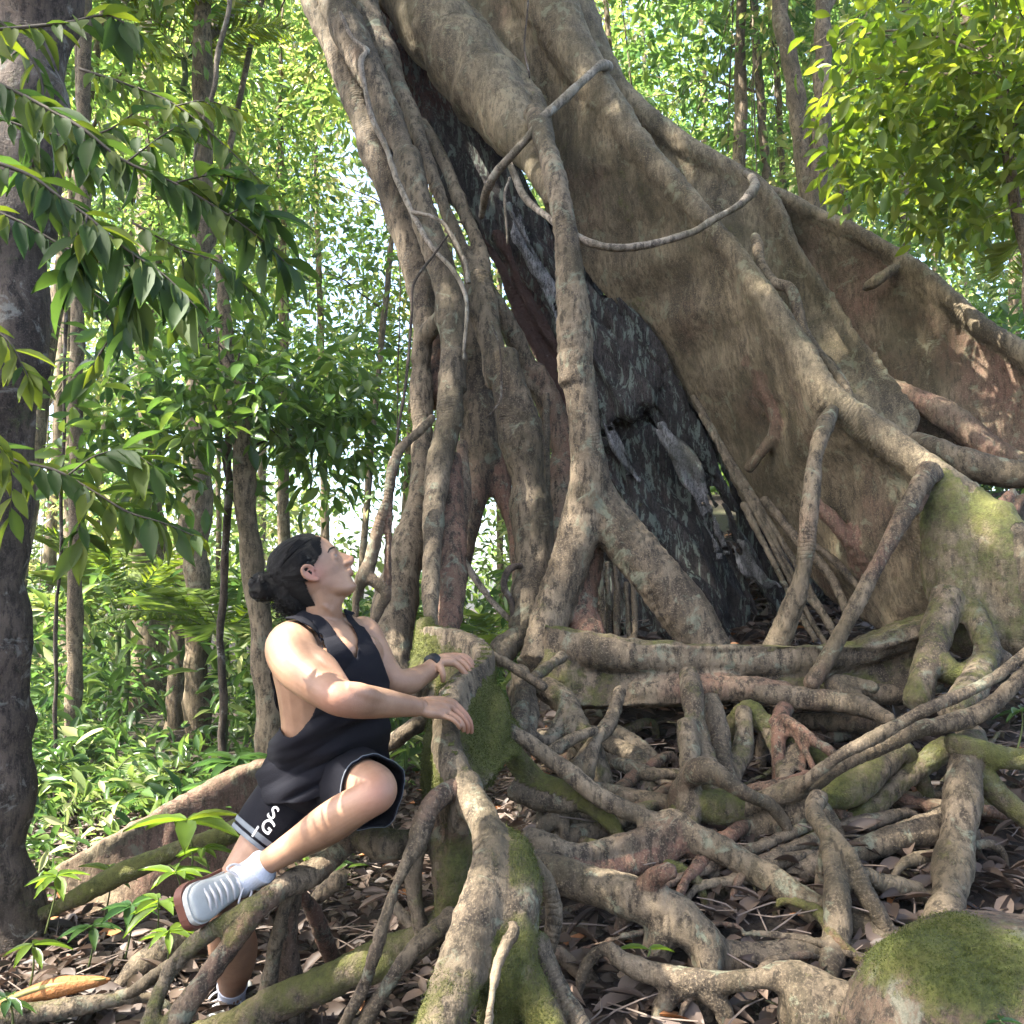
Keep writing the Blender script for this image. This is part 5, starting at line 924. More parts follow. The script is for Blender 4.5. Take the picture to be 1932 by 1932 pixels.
# wristband
wc = K('H', [(880, 500, 0, 2.822)])[0][0]; wx = unit(K('H', [(1000, 450, 0, 2.84)])[0][0]-K('H', [(790, 560, 0, 2.80)])[0][0])
g = G(); g.sweep([(wc-wx*.011, .030), (wc-wx*.010, .0325), (wc+wx*.010, .0320), (wc+wx*.011, .030)], seg=28, sub=3); link('wristband', smooth(g.mesh()), flat('band_rubber', (.012, .012, .013), .5), man)
# ------------------------------------------------------------------ forest
def cluster_leaves(cen, n_per, spread, L, aspect, tint, droop=.35, up=.9, seed=0):
    """leaf sprays: for each cluster centre a handful of leaves fanned round it"""
    n = len(cen)*n_per; c = np.repeat(cen, n_per, 0)
    d = unit(rng.normal(0, 1, (n, 3))*(1, 1, .7)); base = c + d*spread*rng.uniform(.1, 1, (n, 1))
    dirs = unit(d + (0, 0, -droop) + rng.normal(0, .35, (n, 3))); ups = unit(rng.normal(0, .55, (n, 3)) + (0, 0, up))
    Ls = L*rng.uniform(.6, 1.25, n); t = np.clip(np.repeat(rng.normal(tint, .16, len(cen)), n_per)+rng.normal(0, .12, n), 0, 1)
    return base, dirs, ups, Ls, Ls*aspect, t
def proj(p):
    q = np.asarray(p)-np.array((0, 0, CAMZ)); d = q@np.array((0, CP, SP)); return 966+q[..., 0]/d*FPX, 966-(q@np.array((0, -SP, CP)))/d*FPX, d
def blobpts(blobs, n):
    vol = np.array([b[1][0]*b[1][1]*b[1][2] for b in blobs])**.8; k = rng.choice(len(blobs), n, p=vol/vol.sum())
    d = unit(rng.normal(0, 1, (n, 3)))*rng.uniform(.35, 1, (n, 1))**.5
    return np.array([b[0] for b in blobs])[k] + d*np.array([b[1] for b in blobs])[k]
def tree(name, label, trunk, blobs, ncl, nper, spread, L, aspect, tint, mat=LEAF_FAR, bark=TREEB, group=None, T=T_DIA, limbs=6, moss=.15, tone=.4, cat_='tree', cond=None, limb_from=.55, gaps=.3):
    base = trunk[0][0]; o = empty(name, base, label, cat_, group); g = G(); g.sweep(trunk, moss=moss, tone=tone, wob=.03, seg=14, sub=8)
    me = g.mesh(); V = co(me); s = skel(V, g.seg); N = nor(me); setco(me, V+N*(s[:, 1]*.12*fbm(V, 9, 3, 3))[:, None])
    attr(me, 'moss', np.clip(s[:, 2]+.35*fbm(V, 3, 2, 4), 0, 1)); attr(me, 'arc', s[:, 0]); attr(me, 'tone', s[:, 3]); link('trunk', smooth(me), bark, o)
    if blobs and limbs:
        g = G(); A = trunk
        for k in range(limbs):
            b = blobs[rng.integers(len(blobs))]; q = np.array(b[0])+unit(rng.normal(0, 1, 3))*np.array(b[1])*.6
            i = min(len(A)-2, int(len(A)*rng.uniform(limb_from, 1.))); f = rng.random(); p = np.array(A[i][0])*(1-f)+np.array(A[i+1][0])*f; r = (A[i][1]*(1-f)+A[i+1][1]*f)*.45
            m_ = (p+q)/2+(0, 0, .12*np.linalg.norm(q-p)); g.sweep([(p, r), (m_, r*.6), (q, r*.15)], wob=.03, seg=7, sub=5)
            for _ in range(3):
                q2 = m_+(q-m_)*rng.random()+rng.normal(0, .25, 3)*np.array(b[1]); g.sweep([(m_+(q-m_)*.2, r*.35), ((m_+q2)/2, r*.25), (q2, r*.08)], seg=5, sub=3)
        me = g.mesh(); V = co(me)
        for a_, v_ in (('moss', .1), ('arc', 0), ('tone', .4)): attr(me, a_, V[:, 0]*0+v_)
        link('limbs', smooth(me), bark, o)
    if blobs:
        cen = blobpts(blobs, ncl)
        u_, v_, d_ = proj(cen); cen = cen[~((u_ > 232) & (u_ < 418) & (v_ > 980) & (v_ < 1500) & (d_ < 11.8) & (d_ > 5.8))]
        cen = cen[vnoise(cen, 1.1/max(.5, spread), int(rng.integers(99))) > -gaps]
        if cond is not None: cen = cen[cond(cen)]
        b_, d_, u_, L_, W_, t_ = cluster_leaves(cen, nper, spread, L, aspect, tint); leafobj('crown', T, b_, d_, u_, L_, W_, t_, mat, o)
    return o
CAN = -.02
# big left trunk in front
tk = [(p, r) for p, r in K('U', [(0, 2000, 300, 3.2), (0, 1800, 200, 3.2), (-12, 1620, 150, 3.22), (-20, 1400, 142, 3.25), (-14, 1000, 146, 3.3), (2, 700, 150, 3.35), (26, 400, 148, 3.45), (58, 100, 144, 3.55), (76, -150, 140, 3.65), (86, -600, 140, 4.0), (60, -1300, 140, 4.6)])]
top = tk[-1][0]
tree('forest_tree', 'dark broad tree trunk filling the left edge of the picture', tk, [(np.array(c_), (2.4, 2.4, .9)) for c_ in ((-3.0, 1.5, 11.), (-6, 2, 11.4), (-9, 1, 11), (-4.5, -1.5, 11.2), (-7.5, -2, 11.5), (-10, -2.5, 11), (-6, -5, 11.3), (-2, -2, 11.5), (-9, 4, 11.2), (0, 1, 11.6), (2, -1.5, 11.5))], 1500, 24, .5, .25, .42, .35, LEAF_FAR, DARKB, moss=.22, tone=.3, limbs=16, limb_from=.9, cond=lambda c_: (vnoise(c_, .75, 5)+.45*vnoise(c_, 2.1, 9) > CAN) | (np.linalg.norm(np.cross(c_-np.array((-.5, 2.5, 1.)), np.array(SUN)), axis=1) < 1.2))  # unseen crown added toward the sun for shade and dapples, closed over the person
# roots flaring from its foot are hidden in the plants; named trunks of the middle distance (u, v, w px, depth)
def T3(nodes, ext=None): return K('U', nodes)
MT = [  # label, nodes bottom->top, blobs, clusters, leaf L, tint, material, bark
 ('slender pale trunk standing just right of the dark left trunk', [(138, 1600, 34, 6.0), (140, 1300, 30, 6.0), (143, 900, 27, 6.0), (150, 500, 26, 6.1), (160, 100, 25, 6.3), (165, -400, 22, 6.8)], [((-4.2, 7.5, 7.0), (1.8, 1.5, 1.3))], 90, .2, .5, LEAF_FAR, TREEB),
 ('leaning brown trunk behind the person with glossy dark leaves', [(525, 1500, 62, 4.9), (505, 1330, 50, 4.9), (488, 1150, 44, 4.9), (468, 990, 42, 4.9), (455, 850, 40, 4.95), (440, 740, 36, 5.0), (425, 640, 28, 5.1), (412, 480, 16, 5.2)], None, 0, .1, .3, LEAF_DARK, TREEB),
 ('straight mottled trunk in the sunlit clearing', [(372, 1500, 60, 8.0), (372, 1300, 52, 8.0), (372, 1100, 48, 8.0), (376, 900, 44, 8.0), (380, 600, 38, 8.2), (384, 100, 34, 8.6), (386, -400, 30, 9.2)], [((-3.2, 10.5, 8.5), (2.4, 2.0, 1.8))], 160, .17, .6, LEAF_FAR, TREEB),
 ('wide vine-draped trunk far back in the sunlit clearing', [(276, 1450, 80, 12.), (278, 1200, 70, 12.), (278, 1000, 62, 12.), (280, 600, 50, 12.), (284, 100, 44, 12.5), (286, -300, 40, 13)], [((-4.6, 14, 10), (2.8, 2.4, 2.4))], 160, .22, .7, LEAF_FAR, TREEB),
 ('pale trunk leaning left half of the forked pair behind the planks', [(1545, 520, 50, 9.), (1530, 400, 40, 9.), (1512, 260, 34, 9.), (1490, 120, 32, 9.1), (1470, -20, 30, 9.3), (1450, -300, 28, 9.8)], [((3.0, 11, 9.2), (2.6, 2, 1.6))], 110, .2, .5, LEAF_FAR, TREEB),
 ('speckled upright trunk right half of the forked pair behind the planks', [(1545, 520, 50, 8.9), (1540, 370, 38, 8.9), (1548, 250, 34, 8.9), (1552, 100, 30, 9.), (1556, -60, 28, 9.2), (1560, -400, 26, 9.8)], [((4.4, 10.5, 9.6), (2.4, 2, 1.6))], 110, .2, .55, LEAF_FAR, TREEB),
 ('thin brown trunk leaning right of the forked pair', [(1612, 520, 18, 9.5), (1598, 400, 16, 9.5), (1578, 310, 15, 9.5), (1560, 230, 13, 9.5), (1545, 60, 12, 9.6)], None, 0, .2, .5, LEAF_FAR, TREEB),
 ('thin brown trunk left of the forked pair', [(1452, 420, 20, 11), (1446, 330, 18, 11), (1436, 200, 16, 11), (1424, 50, 14, 11), (1415, -200, 12, 11.5)], [((3.2, 13.5, 8.5), (2.4, 2, 1.8))], 120, .2, .4, LEAF_FAR, TREEB),
]
for lb, nd_, bl, ncl, L, tint, mt, bk in MT:
    tree('forest_tree', lb, K('U', nd_), [(np.array(a), b) for a, b in bl] if bl else None, ncl, 30, .5, L, .42, tint, mt, bk, group='tree trunks rising in the forest behind', limbs=5 if bl else 0)
# glossy understory tree around the leaning trunk
bl = [(P(300, 760, 4.6), (.38, .5, .30)), (P(430, 700, 5.0), (.5, .6, .34)), (P(560, 740, 5.1), (.45, .5, .34)), (P(640, 820, 5.2), (.33, .4, .26)), (P(540, 860, 5.1), (.3, .4, .2)), (P(250, 850, 4.6), (.3, .4, .22)), (P(400, 560, 5.3), (.4, .6, .3)), (P(700, 700, 5.6), (.2, .4, .25)), (P(330, 930, 5.0), (.25, .3, .12))]
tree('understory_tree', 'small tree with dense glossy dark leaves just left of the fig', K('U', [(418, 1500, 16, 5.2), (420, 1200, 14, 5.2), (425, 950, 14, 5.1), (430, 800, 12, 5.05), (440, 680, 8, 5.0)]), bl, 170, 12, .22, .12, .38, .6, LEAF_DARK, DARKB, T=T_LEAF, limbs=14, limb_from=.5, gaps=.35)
# sunny sapling at the upper right
bl = [(P(1760, 90, 3.9), (.62, .5, .42)), (P(1900, 60, 3.7), (.4, .5, .5)), (P(1640, 110, 4.2), (.36, .4, .30)), (P(1800, 280, 4.0), (.45, .5, .26)), (P(1900, 330, 4.0), (.3, .4, .3)), (P(1640, 260, 4.3), (.2, .3, .16)), (P(1760, 400, 4.4), (.3, .3, .16)), (P(1580, 60, 4.4), (.24, .3, .2)), (P(1560, 180, 4.3), (.18, .2, .14))]
tree('sapling', 'sunlit sapling with hanging yellow-green leaves at upper right', K('U', [(2010, 900, 24, 3.9), (1945, 560, 22, 3.9), (1925, 450, 21, 3.9), (1905, 330, 20, 3.9), (1885, 200, 19, 3.9), (1855, 100, 17, 3.9), (1815, 10, 15, 3.95), (1790, -80, 12, 4.0)]), bl, 400, 9, .19, .088, .42, .75, LEAF_YEL, TREEB, T=T_LEAF, limbs=14, limb_from=.3, gaps=.12)

# the wall of forest: individual trees whose crowns hang from the canopy to the ground
far = []
for k in range(36):
    if k < 11: d = rng.uniform(8.5, 12); 
    elif k < 24: d = rng.uniform(13, 19)
    else: d = rng.uniform(20, 30)
    u = -150 + 2230*((k*0.618034+.13) % 1.0); far.append((u, d))
far += [(u_, d_) for u_, d_ in ((-420, 9), (-700, 11), (-330, 15), (-900, 16), (-560, 21), (2280, 10), (2500, 14), (2330, 20))]
kinds = ['tall slim', 'leafy', 'pale-trunked', 'dark-leaved', 'bushy', 'fine-leaved']
for k, (u, d) in enumerate(far):
    x = (u-966)/FPX*d; y = d; gz = float(ground(x, y)); H = rng.uniform(.62, .8)*d+2; lean = rng.normal(0, .04*H)
    r = rng.uniform(.025, .07)*(1+d/30); base = np.array((x, y, gz-.2))
    trunk = [(base, r*1.4), (base+(lean*.1, 0, H*.15), r), (base+(lean*.5, 0, H*.5), r*.8), (base+(lean, 0, H*.85), r*.45), (base+(lean*1.1, 0, H), r*.2)]
    low = k % 3 != 2; blobs = []
    for j in range(7):
        h = rng.uniform(.0 if low else .35, 1.02)*H; rr = d*rng.uniform(.06, .12); blobs.append((base+(rng.normal(0, d*.07)+lean*h/H, rng.normal(0, .6), h+.3), (rr*1.2, rr, rr*rng.uniform(.6, 1.1))))
    tint = rng.choice([.25, .4, .55, .7, .8]); sz = d*.0125
    names = ['behind the left trunk', 'in the left clearing', 'above the person', 'behind the fig cage', 'behind the middle plank', 'above the right plank', 'at the right edge']
    pos = ('far out to the left' if u < -250 else 'far out to the right' if u > 2200 else names[min(6, max(0, int((u+100)/300)))]); dist = 'near' if k < 11 else 'middle' if k < 24 else 'far'
    tree('forest_tree', f'{kinds[k % 6]} background tree {pos}, {dist} in the forest', trunk, blobs, int(150 if k < 24 else 170), 30, .042*d, sz, .42, tint, [LEAF_FAR, LEAF_FAR, LEAF_FAR, LEAF_MIX][k % 4], TREEB, 'background forest trees', limbs=4, tone=rng.uniform(.2, .6), gaps=.45)
# distant wood that reads as one mass
n = 5200; u = rng.uniform(-1000, 2800, n); d = rng.uniform(30, 46, n); h = rng.uniform(-1.5, 27, n)
cen = np.c_[(u-966)/FPX*d, d, h]; cen = cen[vnoise(cen, .22, 7)+.5*vnoise(cen, .6, 8) > .26]
b_, d_, u_, L_, W_, t_ = cluster_leaves(cen, 17, 1.3, .55, .45, .62); tag(leafobj('distant_wood', T_DIA, b_, d_, u_, L_, W_, t_, LEAF_FAR), kind='stuff', label='hazy mass of distant forest leaves behind everything')
# canopy overhead (out of the picture) that shades the glade
bl = [(np.array((-5.0, 5.5, 12.8)), (3.2, 3.0, 1.0)), (np.array((-1.5, 5.0, 13.2)), (3.0, 3.0, 1.0)), (np.array((1.0, 7.5, 12.8)), (3.0, 3.0, 1.0)), (np.array((-8.5, 4.0, 12.5)), (2.5, 2.5, 1.0))]
cen = blobpts(bl, 700)
b_, d_, u_, L_, W_, t_ = cluster_leaves(cen, 22, .5, .27, .45, .4); leafobj('crown', T_DIA, b_, d_, u_, L_, W_, t_, LEAF_FAR, fig)

# ------------------------------------------------------------------ palms, shrubs, seedlings
def frond(base, dr, L, lw, n=26, arch=.5):
    dr = unit(np.array(dr, float)); side = unit(np.cross(dr, (0, 0, 1.))); t = np.linspace(0, 1, n); R = base+dr*(L*t)[:, None]+np.array((0, 0, 1.))*(arch*L*(t*.5-t*t*.9))[:, None]
    T = unit(np.gradient(R, axis=0)); bs = []; ds = []; us = []; Ls = []
    for s in (-1, 1):
        k = t > .12; bs.append(R[k]); ds.append(unit(T[k]*.7+side*s+(0, 0, -.35)+rng.normal(0, .08, (k.sum(), 3)))); us.append(np.cross(T[k], side*s)*s+(0, 0, .01)); Ls.append(lw*np.sin(PI*(.08+.9*t[k]))**.6)
    return np.vstack(bs), np.vstack(ds), np.vstack(us), np.concatenate(Ls), R
def palm(label, pos, nf, L, lw, stem=0., tint=.6, mat=LEAF_YEL, cat_='palm', name='palm', arch=.6, elev=.7):
    pos = np.array(pos, float); o = empty(name, pos, label, cat_, 'palms and ferns in the forest' ); B = []; g = G(); top = pos+(0, 0, stem)
    if stem: g.sweep([(pos, .035), (pos+(.02, 0, stem/2), .03), (top, .03)], seg=8)
    for k in range(nf):
        a = 2*PI*k/nf+rng.normal(0, .3); e = rng.uniform(.2, 1.2)*elev; b, d, u, l, R = frond(top, (math.cos(a), math.sin(a), e), L*rng.uniform(.8, 1.1), lw, arch=arch); B.append((b, d, u, l)); g.sweep([(p, .006*(1-i/len(R)*.8)) for i, p in list(enumerate(R))[::5]], seg=4, sub=2)
    b, d, u, l = (np.concatenate([q[i] for q in B]) for i in range(4)); leafobj('fronds', T_DIA, b, d, u, l, l*.085, np.clip(rng.normal(tint, .1, len(b)), 0, 1), mat, o)
    link('stalks', smooth(g.mesh()), flat('stalk', (.06, .08, .025), .7), o)
gp = lambda u, v, d: (lambda p: (p[0], p[1], float(ground(p[0], p[1]))))(P(u, v, d))
palm('palm with pale sunlit fronds left of the person', gp(215, 1400, 8.5), 8, 1.3, .36, 1.0, .8, elev=1.4); palm('feathery palm beside the mottled trunk', gp(420, 1400, 7.4), 11, 1.2, .34, .9, .6)
palm('tall palm crown high in the upper left', P(345, 170, 9.0), 9, 1.3, .36, .3, .85); palm('bright palm fronds hanging at the right edge', P(1935, 330, 6.2), 9, 1.2, .4, .2, 1.); palm('second bright palm low at the right edge', P(1990, 480, 5.6), 9, 1.1, .35, .1, .95)
palm('arching palm in the middle of the clearing', gp(235, 1330, 10.), 8, 1.6, .42, 1.2, .7, elev=1.3); palm('low fern clump at the foot of the slender pale trunk', gp(190, 1560, 5.4), 12, .55, .16, .05, .6); palm('low fern clump behind the mossy log', gp(330, 1600, 5.0), 11, .5, .15, .05, .5)
palm('small palm between the fig cage legs', gp(900, 1150, 8.0), 11, 1.2, .3, .8, .75)
def seedling(label, pos, h, n, L, tint=.5, mat=LEAF_YEL, lean=(0, 0), asp=.3, droop=.25, whorl=True):
    pos = np.array(pos, float); o = empty('seedling', pos, label, 'seedling', 'green seedlings on the forest floor'); g = G(); tp = pos+(lean[0], lean[1], h); md = (pos+tp)/2+(.01, .0, 0)
    g.sweep([(pos-(0, 0, .03), .004), (md, .003), (tp, .002)], seg=5, sub=4); link('stem', smooth(g.mesh()), flat('green_stem', (.06, .075, .02), .6), o)
    a = np.arange(n)*2.4+rng.random()*6; hh = np.clip(1-rng.exponential(.16, n), .15, 1) if not whorl else np.clip(1-rng.exponential(.04, n), .5, 1)
    b = pos+(tp-pos)*hh[:, None]; d = np.c_[np.cos(a), np.sin(a), rng.uniform(-.1, .55, n)]; Ls = L*rng.uniform(.7, 1.15, n)
    leafobj('leaves', T_LEAF, b, d-(0, 0, droop), np.c_[np.cos(a)*-.3, np.sin(a)*-.3, np.ones(n)], Ls, Ls*asp, np.clip(rng.normal(tint, .1, n), 0, 1), mat, o)
sd = [((365, 1545, 3.1), .20, 7, .20, .8, 'large bright rosette of long leaves before the fallen buttress log'), ((350, 1640, 3.0), .16, 9, .12, .55, 'leafy seedling under the mossy log'), ((290, 1700, 2.95), .14, 9, .11, .6, 'seedling cluster left of the white sneaker'),
      ((310, 1755, 2.8), .12, 8, .10, .8, 'yellow-green seedling below left of the sneaker'), ((240, 1705, 3.0), .14, 8, .12, .3, 'dark glossy seedling left of the sneaker'), ((170, 1745, 2.9), .10, 7, .09, .4, 'small seedling near the foot of the dark trunk'),
      ((55, 1780, 2.6), .13, 6, .10, .7, 'pale drooping seedling against the dark trunk foot'), ((25, 1880, 2.45), .09, 6, .075, .35, 'round-leaved seedling above the rotten wood'), ((90, 1650, 3.1), .16, 9, .11, .6, 'bushy seedling behind the dark trunk foot'), ((450, 1430, 4.4), .35, 14, .2, .45, 'broad-leaved plant behind the waist of the person'),
      ((405, 1480, 4.2), .3, 12, .17, .35, 'broad-leaved plant by the top of the fallen log'), ((395, 1600, 3.1), .12, 8, .11, .5, 'small green plant behind the striped shorts hem'), ((200, 1640, 3.4), .15, 10, .12, .5, 'low green plant between the two logs'), ((1915, 1340, 2.9), .10, 6, .09, .3, 'dark green seedling by the right edge among roots'), ((1900, 1925, 1.75), .05, 4, .05, .2, 'tiny leaves at the bottom right corner'),
      ((1215, 1790, 2.3), .01, 2, .10, .7, 'single large green leaf lying among the right roots')]
for (u, v, d), h, n, L, t, lb in sd:
    t = t*.7
    p = P(u, v, d); b = np.array((p[0], p[1], p[2]-h)); seedling(lb, b, h, n, L, t, LEAF_YEL if t >= .35 else LEAF_DARK, (rng.normal(0, .02), 0))
# undergrowth nobody could count
n = 480; u = np.r_[rng.uniform(-100, 1000, n), rng.uniform(-100, 620, 120)]; d = np.r_[5.8+rng.exponential(3.2, n), rng.uniform(3.9, 5.6, 120)]
x = (u-966)/FPX*d; ok = (d < 16) & ~((d < 7) & (x > -.6)); x, d, u = x[ok], d[ok], u[ok]
z0 = ground(x, d); hh = rng.uniform(.05, 1, len(x))**1.6*np.interp(d, [3.8, 5.5, 8, 16], [.18, .5, 1.5, 2.2]); cen = np.c_[x, d, z0+hh]; u_, v_, d_ = proj(cen); cen_k = ~((u_ > 240) & (u_ < 410) & (v_ < 1440) & (d_ < 11.8) & (rng.random(len(u_)) < .85)); cen = cen[cen_k]; d = d[cen_k]
b_, d_, u_, L_, W_, t_ = cluster_leaves(cen, 18, .22, .13, .30, .5, droop=.1); L_ *= np.clip(np.repeat(d, 18)/7, .6, 2)*rng.choice([.6, 1, 1.6], len(L_)); W_ = L_*.30; t_ = np.clip(t_+rng.normal(0, .15, len(t_)), 0, 1)
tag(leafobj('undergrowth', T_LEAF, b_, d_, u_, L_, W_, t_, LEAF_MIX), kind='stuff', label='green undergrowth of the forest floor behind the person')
# right slope growth behind the planks
n = 260; u = rng.uniform(1350, 2150, n); d = rng.uniform(7.5, 11, n); x = (u-966)/FPX*d; cen = np.c_[x, d, ground(x, d)+rng.uniform(0, 1.6, n)]
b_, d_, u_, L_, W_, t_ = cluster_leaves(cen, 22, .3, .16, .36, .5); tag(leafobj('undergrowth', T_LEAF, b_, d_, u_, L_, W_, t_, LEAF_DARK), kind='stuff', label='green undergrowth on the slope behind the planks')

# ------------------------------------------------------------------ leafy branches reaching in from the left
def branch(label, nodes, L, n, tint=.4, mat=LEAF_NEAR, droop=.55, start=.05, twigs=(), grp='leafy branches reaching in from the left'):
    n = int(n*2.1); twigs = [(t_, int(m_*2.)) for t_, m_ in twigs]; A = K('U', nodes); o = empty('leafy_branch', A[0][0], label, 'branch', grp); g = G(); c = g.sweep(A, seg=7, sub=8, wob=.004); bs = []; ds = []
    def dress(c, n, s0):
        t = np.linspace(s0, .99, n)*(len(c)-1); T = unit(np.gradient(c[:, :3], axis=0))
        for k, a in enumerate(t):
            i = min(int(a), len(c)-2); p = c[i, :3]+(c[i+1, :3]-c[i, :3])*(a-i); sd_ = unit(np.cross(T[i], (0, -.5, 1.)))*(1 if k % 2 else -1)
            bs.append(p); ds.append(unit(T[i]*rng.uniform(.4, .9)+sd_*rng.uniform(.5, 1.)+np.array((0, 0, -droop*rng.uniform(.0, 1.6)))+rng.normal(0, .32, 3)))
    dress(c, n, start)
    for tw, m in twigs: c2 = g.sweep(K('U', tw), seg=6, sub=6); dress(c2, m, .15)
    link('twig', smooth(g.mesh()), DARKB2, o); n = len(bs); Ls = .88*L*rng.uniform(.6, 1.2, n); ups = unit(np.c_[rng.normal(0, .45, n), rng.normal(-.35, .35, n), np.ones(n)])
    leafobj('leaves', T_LEAF, np.array(bs), np.array(ds), ups, Ls, Ls*.34, np.clip(rng.normal(tint+.15, .25, n), 0, 1), mat, o)
DARKB2 = flat('twig_bark', (.06, .048, .035), .8, .3, 30)
branch('leafy branch with drooping leaves across the top left', [(-60, 60, 8, 2.3), (60, 50, 7, 2.3), (130, 42, 5, 2.3), (200, 30, 4, 2.3), (260, 60, 3, 2.3)], .13, 12, .5)
branch('long leafy branch crossing the upper left trunk to the centre', [(-60, 130, 9, 2.15), (60, 190, 8, 2.15), (150, 240, 7, 2.1), (230, 300, 6, 2.1), (330, 345, 5, 2.1), (420, 400, 4, 2.1), (490, 450, 3, 2.1), (545, 500, 2.5, 2.1)], .125, 34, .35, twigs=[([(240, 305, 4, 2.1), (300, 260, 3, 2.12), (350, 230, 2, 2.12)], 8), ([(330, 345, 4, 2.1), (400, 330, 3, 2.12), (460, 340, 2, 2.12)], 8), ([(430, 405, 3, 2.1), (470, 390, 2.5, 2.1), (510, 420, 2, 2.1)], 6)])
branch('leafy branch with dark leaves below the upper left branch', [(-60, 290, 9, 1.95), (50, 330, 8, 1.95), (110, 370, 7, 1.95), (170, 410, 6, 1.95), (240, 470, 5, 1.95), (310, 520, 4, 1.95), (370, 580, 3, 1.95)], .12, 24, .3, twigs=[([(165, 405, 5, 1.95), (150, 470, 4, 1.94), (135, 530, 3, 1.94)], 8), ([(250, 475, 4, 1.95), (260, 540, 3, 1.95), (240, 620, 2, 1.95)], 8)])
branch('leafy twig with small bright leaves at mid left', [(-40, 610, 5, 1.9), (10, 640, 4, 1.9), (40, 690, 3, 1.9), (55, 720, 2, 1.9)], .085, 7, .8)
branch('leafy branch arching over the clearing at mid left', [(-60, 840, 7, 2.1), (40, 872, 6, 2.1), (110, 890, 6, 2.1), (180, 930, 5, 2.1), (240, 965, 4, 2.1), (310, 985, 3, 2.1), (370, 1010, 2.5, 2.1)], .115, 20, .55, twigs=[([(130, 895, 4, 2.1), (180, 860, 3, 2.1), (240, 850, 2.5, 2.1), (290, 880, 2, 2.1)], 8), ([(160, 915, 3, 2.1), (150, 990, 3, 2.08), (160, 1020, 2, 2.08)], 5)])
branch('leafy sprig of bright pointed leaves on the lower left trunk', [(-40, 800, 5, 2.0), (0, 850, 4, 2.0), (25, 900, 3, 2.0), (20, 980, 2, 2.0)], .10, 7, .85)
branch('twiggy branch with shaded leaves hanging above the clearing', [(140, 560, 5, 2.4), (210, 610, 4, 2.4), (180, 680, 4, 2.4), (160, 720, 3, 2.4)], .11, 9, .3)
branch('leafy branch with deep green leaves at the top left corner', [(-60, 0, 8, 2.6), (20, 60, 7, 2.6), (80, 150, 6, 2.6), (70, 260, 5, 2.6), (60, 340, 3, 2.6)], .13, 14, .4)
branch('fine leafy branch in shade over the upper left trunk', [(-60, 200, 7, 2.5), (30, 235, 6, 2.5), (110, 255, 5, 2.5), (190, 250, 4, 2.5), (260, 210, 3, 2.5)], .11, 18, .35, twigs=[([(100, 252, 4, 2.5), (150, 300, 3, 2.5), (220, 330, 2, 2.5)], 8)])
branch('dark leafy branch between the two long upper left branches', [(-60, 380, 7, 2.4), (40, 420, 6, 2.4), (130, 470, 5, 2.4), (210, 500, 4, 2.4), (290, 500, 3, 2.4)], .11, 18, .25, twigs=[([(120, 465, 4, 2.4), (150, 530, 3, 2.4), (230, 590, 2, 2.4)], 8)])
branch('backlit leafy branch reaching toward the fig from the upper left', [(150, 130, 6, 2.9), (240, 160, 5, 2.9), (330, 200, 4, 2.9), (420, 270, 3, 2.9), (500, 350, 2.5, 2.9)], .12, 18, .6, twigs=[([(330, 200, 3, 2.9), (390, 190, 3, 2.9), (450, 210, 2, 2.9)], 7), ([(430, 280, 3, 2.9), (440, 360, 2, 2.9), (420, 420, 2, 2.9)], 7)])
branch('spray of dark leaves hanging above the leaning trunk', [(250, 420, 5, 2.8), (340, 470, 4, 2.8), (420, 500, 3, 2.8), (480, 560, 2, 2.8)], .12, 14, .45, twigs=[([(340, 470, 3, 2.8), (350, 540, 2.5, 2.8), (330, 600, 2, 2.8)], 7)])
VL = 'dark climbing vine hanging straight down beside the slender pale trunk'
vine(VL, 'B0', [(330, -300, 16, 5.4), (322, 150, 18, 5.4), (312, 700, 18, 5.4), (302, 1150, 18, 5.4), (275, 1350, 20, 5.4), (280, 1932, 20, 5.4), (268, 2350, 20, 5.4)], mat=DARKB)
vine('knotty brown vine twisting down in the upper left canopy', 'A0', [(1140, -100, 26, 6.2), (1130, 60, 26, 6.2), (1085, 250, 24, 6.2), (1060, 420, 24, 6.2), (1000, 620, 20, 6.2), (960, 800, 14, 6.2)])
vine('dark thin vine hanging left of the fig cage', 'A1', [(530, 1300, 6, 4.6), (528, 1600, 7, 4.6), (525, 1900, 7, 4.6), (520, 2200, 6, 4.6)], mat=DARKB)
def mossfuzz(o, n, L, par, th=.45):
    me = o.data; V = co(me); N = nor(me); m = np.empty(len(V), np.float32); me.attributes['moss'].data.foreach_get('value', m)
    u_, v_, d_ = proj(V); w_ = np.clip(m-th+.25*fbm(V, 14, 3, 2), 0, 1)*(N[:, 1] < .35)*(v_ < 2050); 
    if w_.sum() == 0: return
    i = rng.choice(len(V), n, p=w_/w_.sum()); b = V[i]+rng.normal(0, .003, (n, 3)); d = unit(N[i]+rng.normal(0, .7, (n, 3))+(0, 0, -.3))
    leafobj('moss', T_DIA, b-N[i]*.001, d, unit(rng.normal(0, 1, (n, 3))), L*rng.uniform(.5, 1.3, n), L*.35*np.ones(n), np.clip(rng.normal(.34, .22, n), 0, 1), MOSSM, par)
MOSSM = leafmat('moss_tuft', [(0., (.030, .040, .008)), (.5, (.068, .078, .015)), (1., (.13, .135, .035))], .25, .8)
mossfuzz(bpy.data.objects['front_buttress'], 50000, .006, bpy.data.objects['front_buttress']); mossfuzz(bpy.data.objects['boulder'], 9000, .006, bpy.data.objects['boulder'], .45)
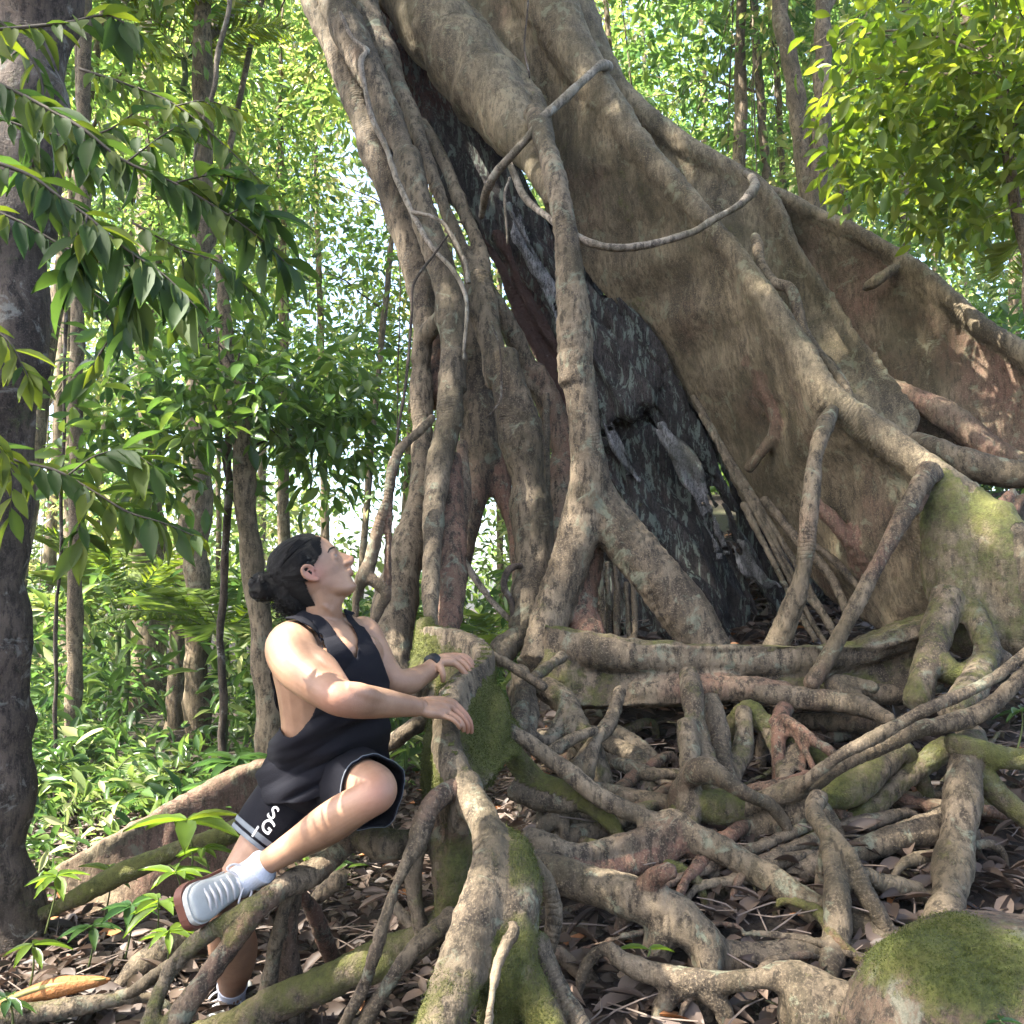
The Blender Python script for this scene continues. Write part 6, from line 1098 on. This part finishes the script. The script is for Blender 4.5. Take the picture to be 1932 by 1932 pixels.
# ------------------------------------------------------------------ leaf litter
n = 20000; u = rng.uniform(-200, 2130, n); v = 1932+180-rng.power(1.6, n)*0; v = rng.uniform(1300, 2150, n)
x = rng.uniform(-2.6, 3.4, n); y = 1.5+rng.power(1.2, n)*0+rng.uniform(0, 1, n)**1.25*5.2
k = vnoise(np.c_[x, y, x*0], 2.2, 6) > -.75; x, y = x[k], y[k]; n = len(x)
p = np.c_[x, y, ground(x, y)]; p[:, 2] += .05*fbm(np.c_[x, y, ground(x, y)], 1.1, 3, 2)+rng.uniform(-.02, .03, n)
a = rng.uniform(0, 2*PI, n); tl = np.where(rng.random(n) < .03, 1., rng.beta(2, 2.6, n)*.9)
V, F, kk = leaves(T_LEAF, p, np.c_[np.cos(a), np.sin(a), rng.normal(0, .35, n)], np.c_[rng.normal(0, .5, n), rng.normal(0, .5, n), np.ones(n)], rng.uniform(.035, .14, n), rng.uniform(.018, .055, n))
tag(big('leaf_litter', V, F, LITTER, None, np.repeat(tl, kk), sm=False), kind='stuff', label='brown dead leaves scattered over the forest floor')
n = 1500; x = rng.uniform(-2.4, 3.2, n); y = rng.uniform(1.8, 5.5, n); a = rng.uniform(0, PI, n); g = G()
for i in range(n):
    L = rng.uniform(.03, .16); c0 = np.array((x[i], y[i], float(ground(x[i], y[i]))+rng.uniform(0, .03))); dr = np.array((math.cos(a[i]), math.sin(a[i]), rng.normal(0, .2)))
    g.sweep([(c0-dr*L, .0022), (c0+rng.normal(0, .01, 3), .0028), (c0+dr*L, .0012)], seg=4, sub=2, caps=False)
tag(link('twig_litter', g.mesh(), flat('dead_twig', (.13, .10, .08), .9, .4, 8)), kind='stuff', label='dead twigs strewn between the roots')
# ------------------------------------------------------------------ thin haze volume added to brighten and pale the background
me = bpy.data.meshes.new('haze'); bx = [(x, y, z_) for x in (-58, 58) for y in (-7, 60) for z_ in (-4, 31)]
me.from_pydata(bx, [], [(0, 1, 3, 2), (4, 6, 7, 5), (0, 4, 5, 1), (2, 3, 7, 6), (0, 2, 6, 4), (1, 5, 7, 3)])
hm = bpy.data.materials.new('haze'); hm.use_nodes = True; hn = hm.node_tree; hn.nodes.remove(hn.nodes['Principled BSDF'])
pv = hn.nodes.new('ShaderNodeVolumePrincipled'); pv.inputs['Color'].default_value = (.88, .95, 1., 1); pv.inputs['Density'].default_value = .0009; pv.inputs['Anisotropy'].default_value = .2
hn.links.new(pv.outputs[0], hn.nodes['Material Output'].inputs['Volume']); tag(link('haze', me, hm), kind='stuff', label='pale air of the forest')
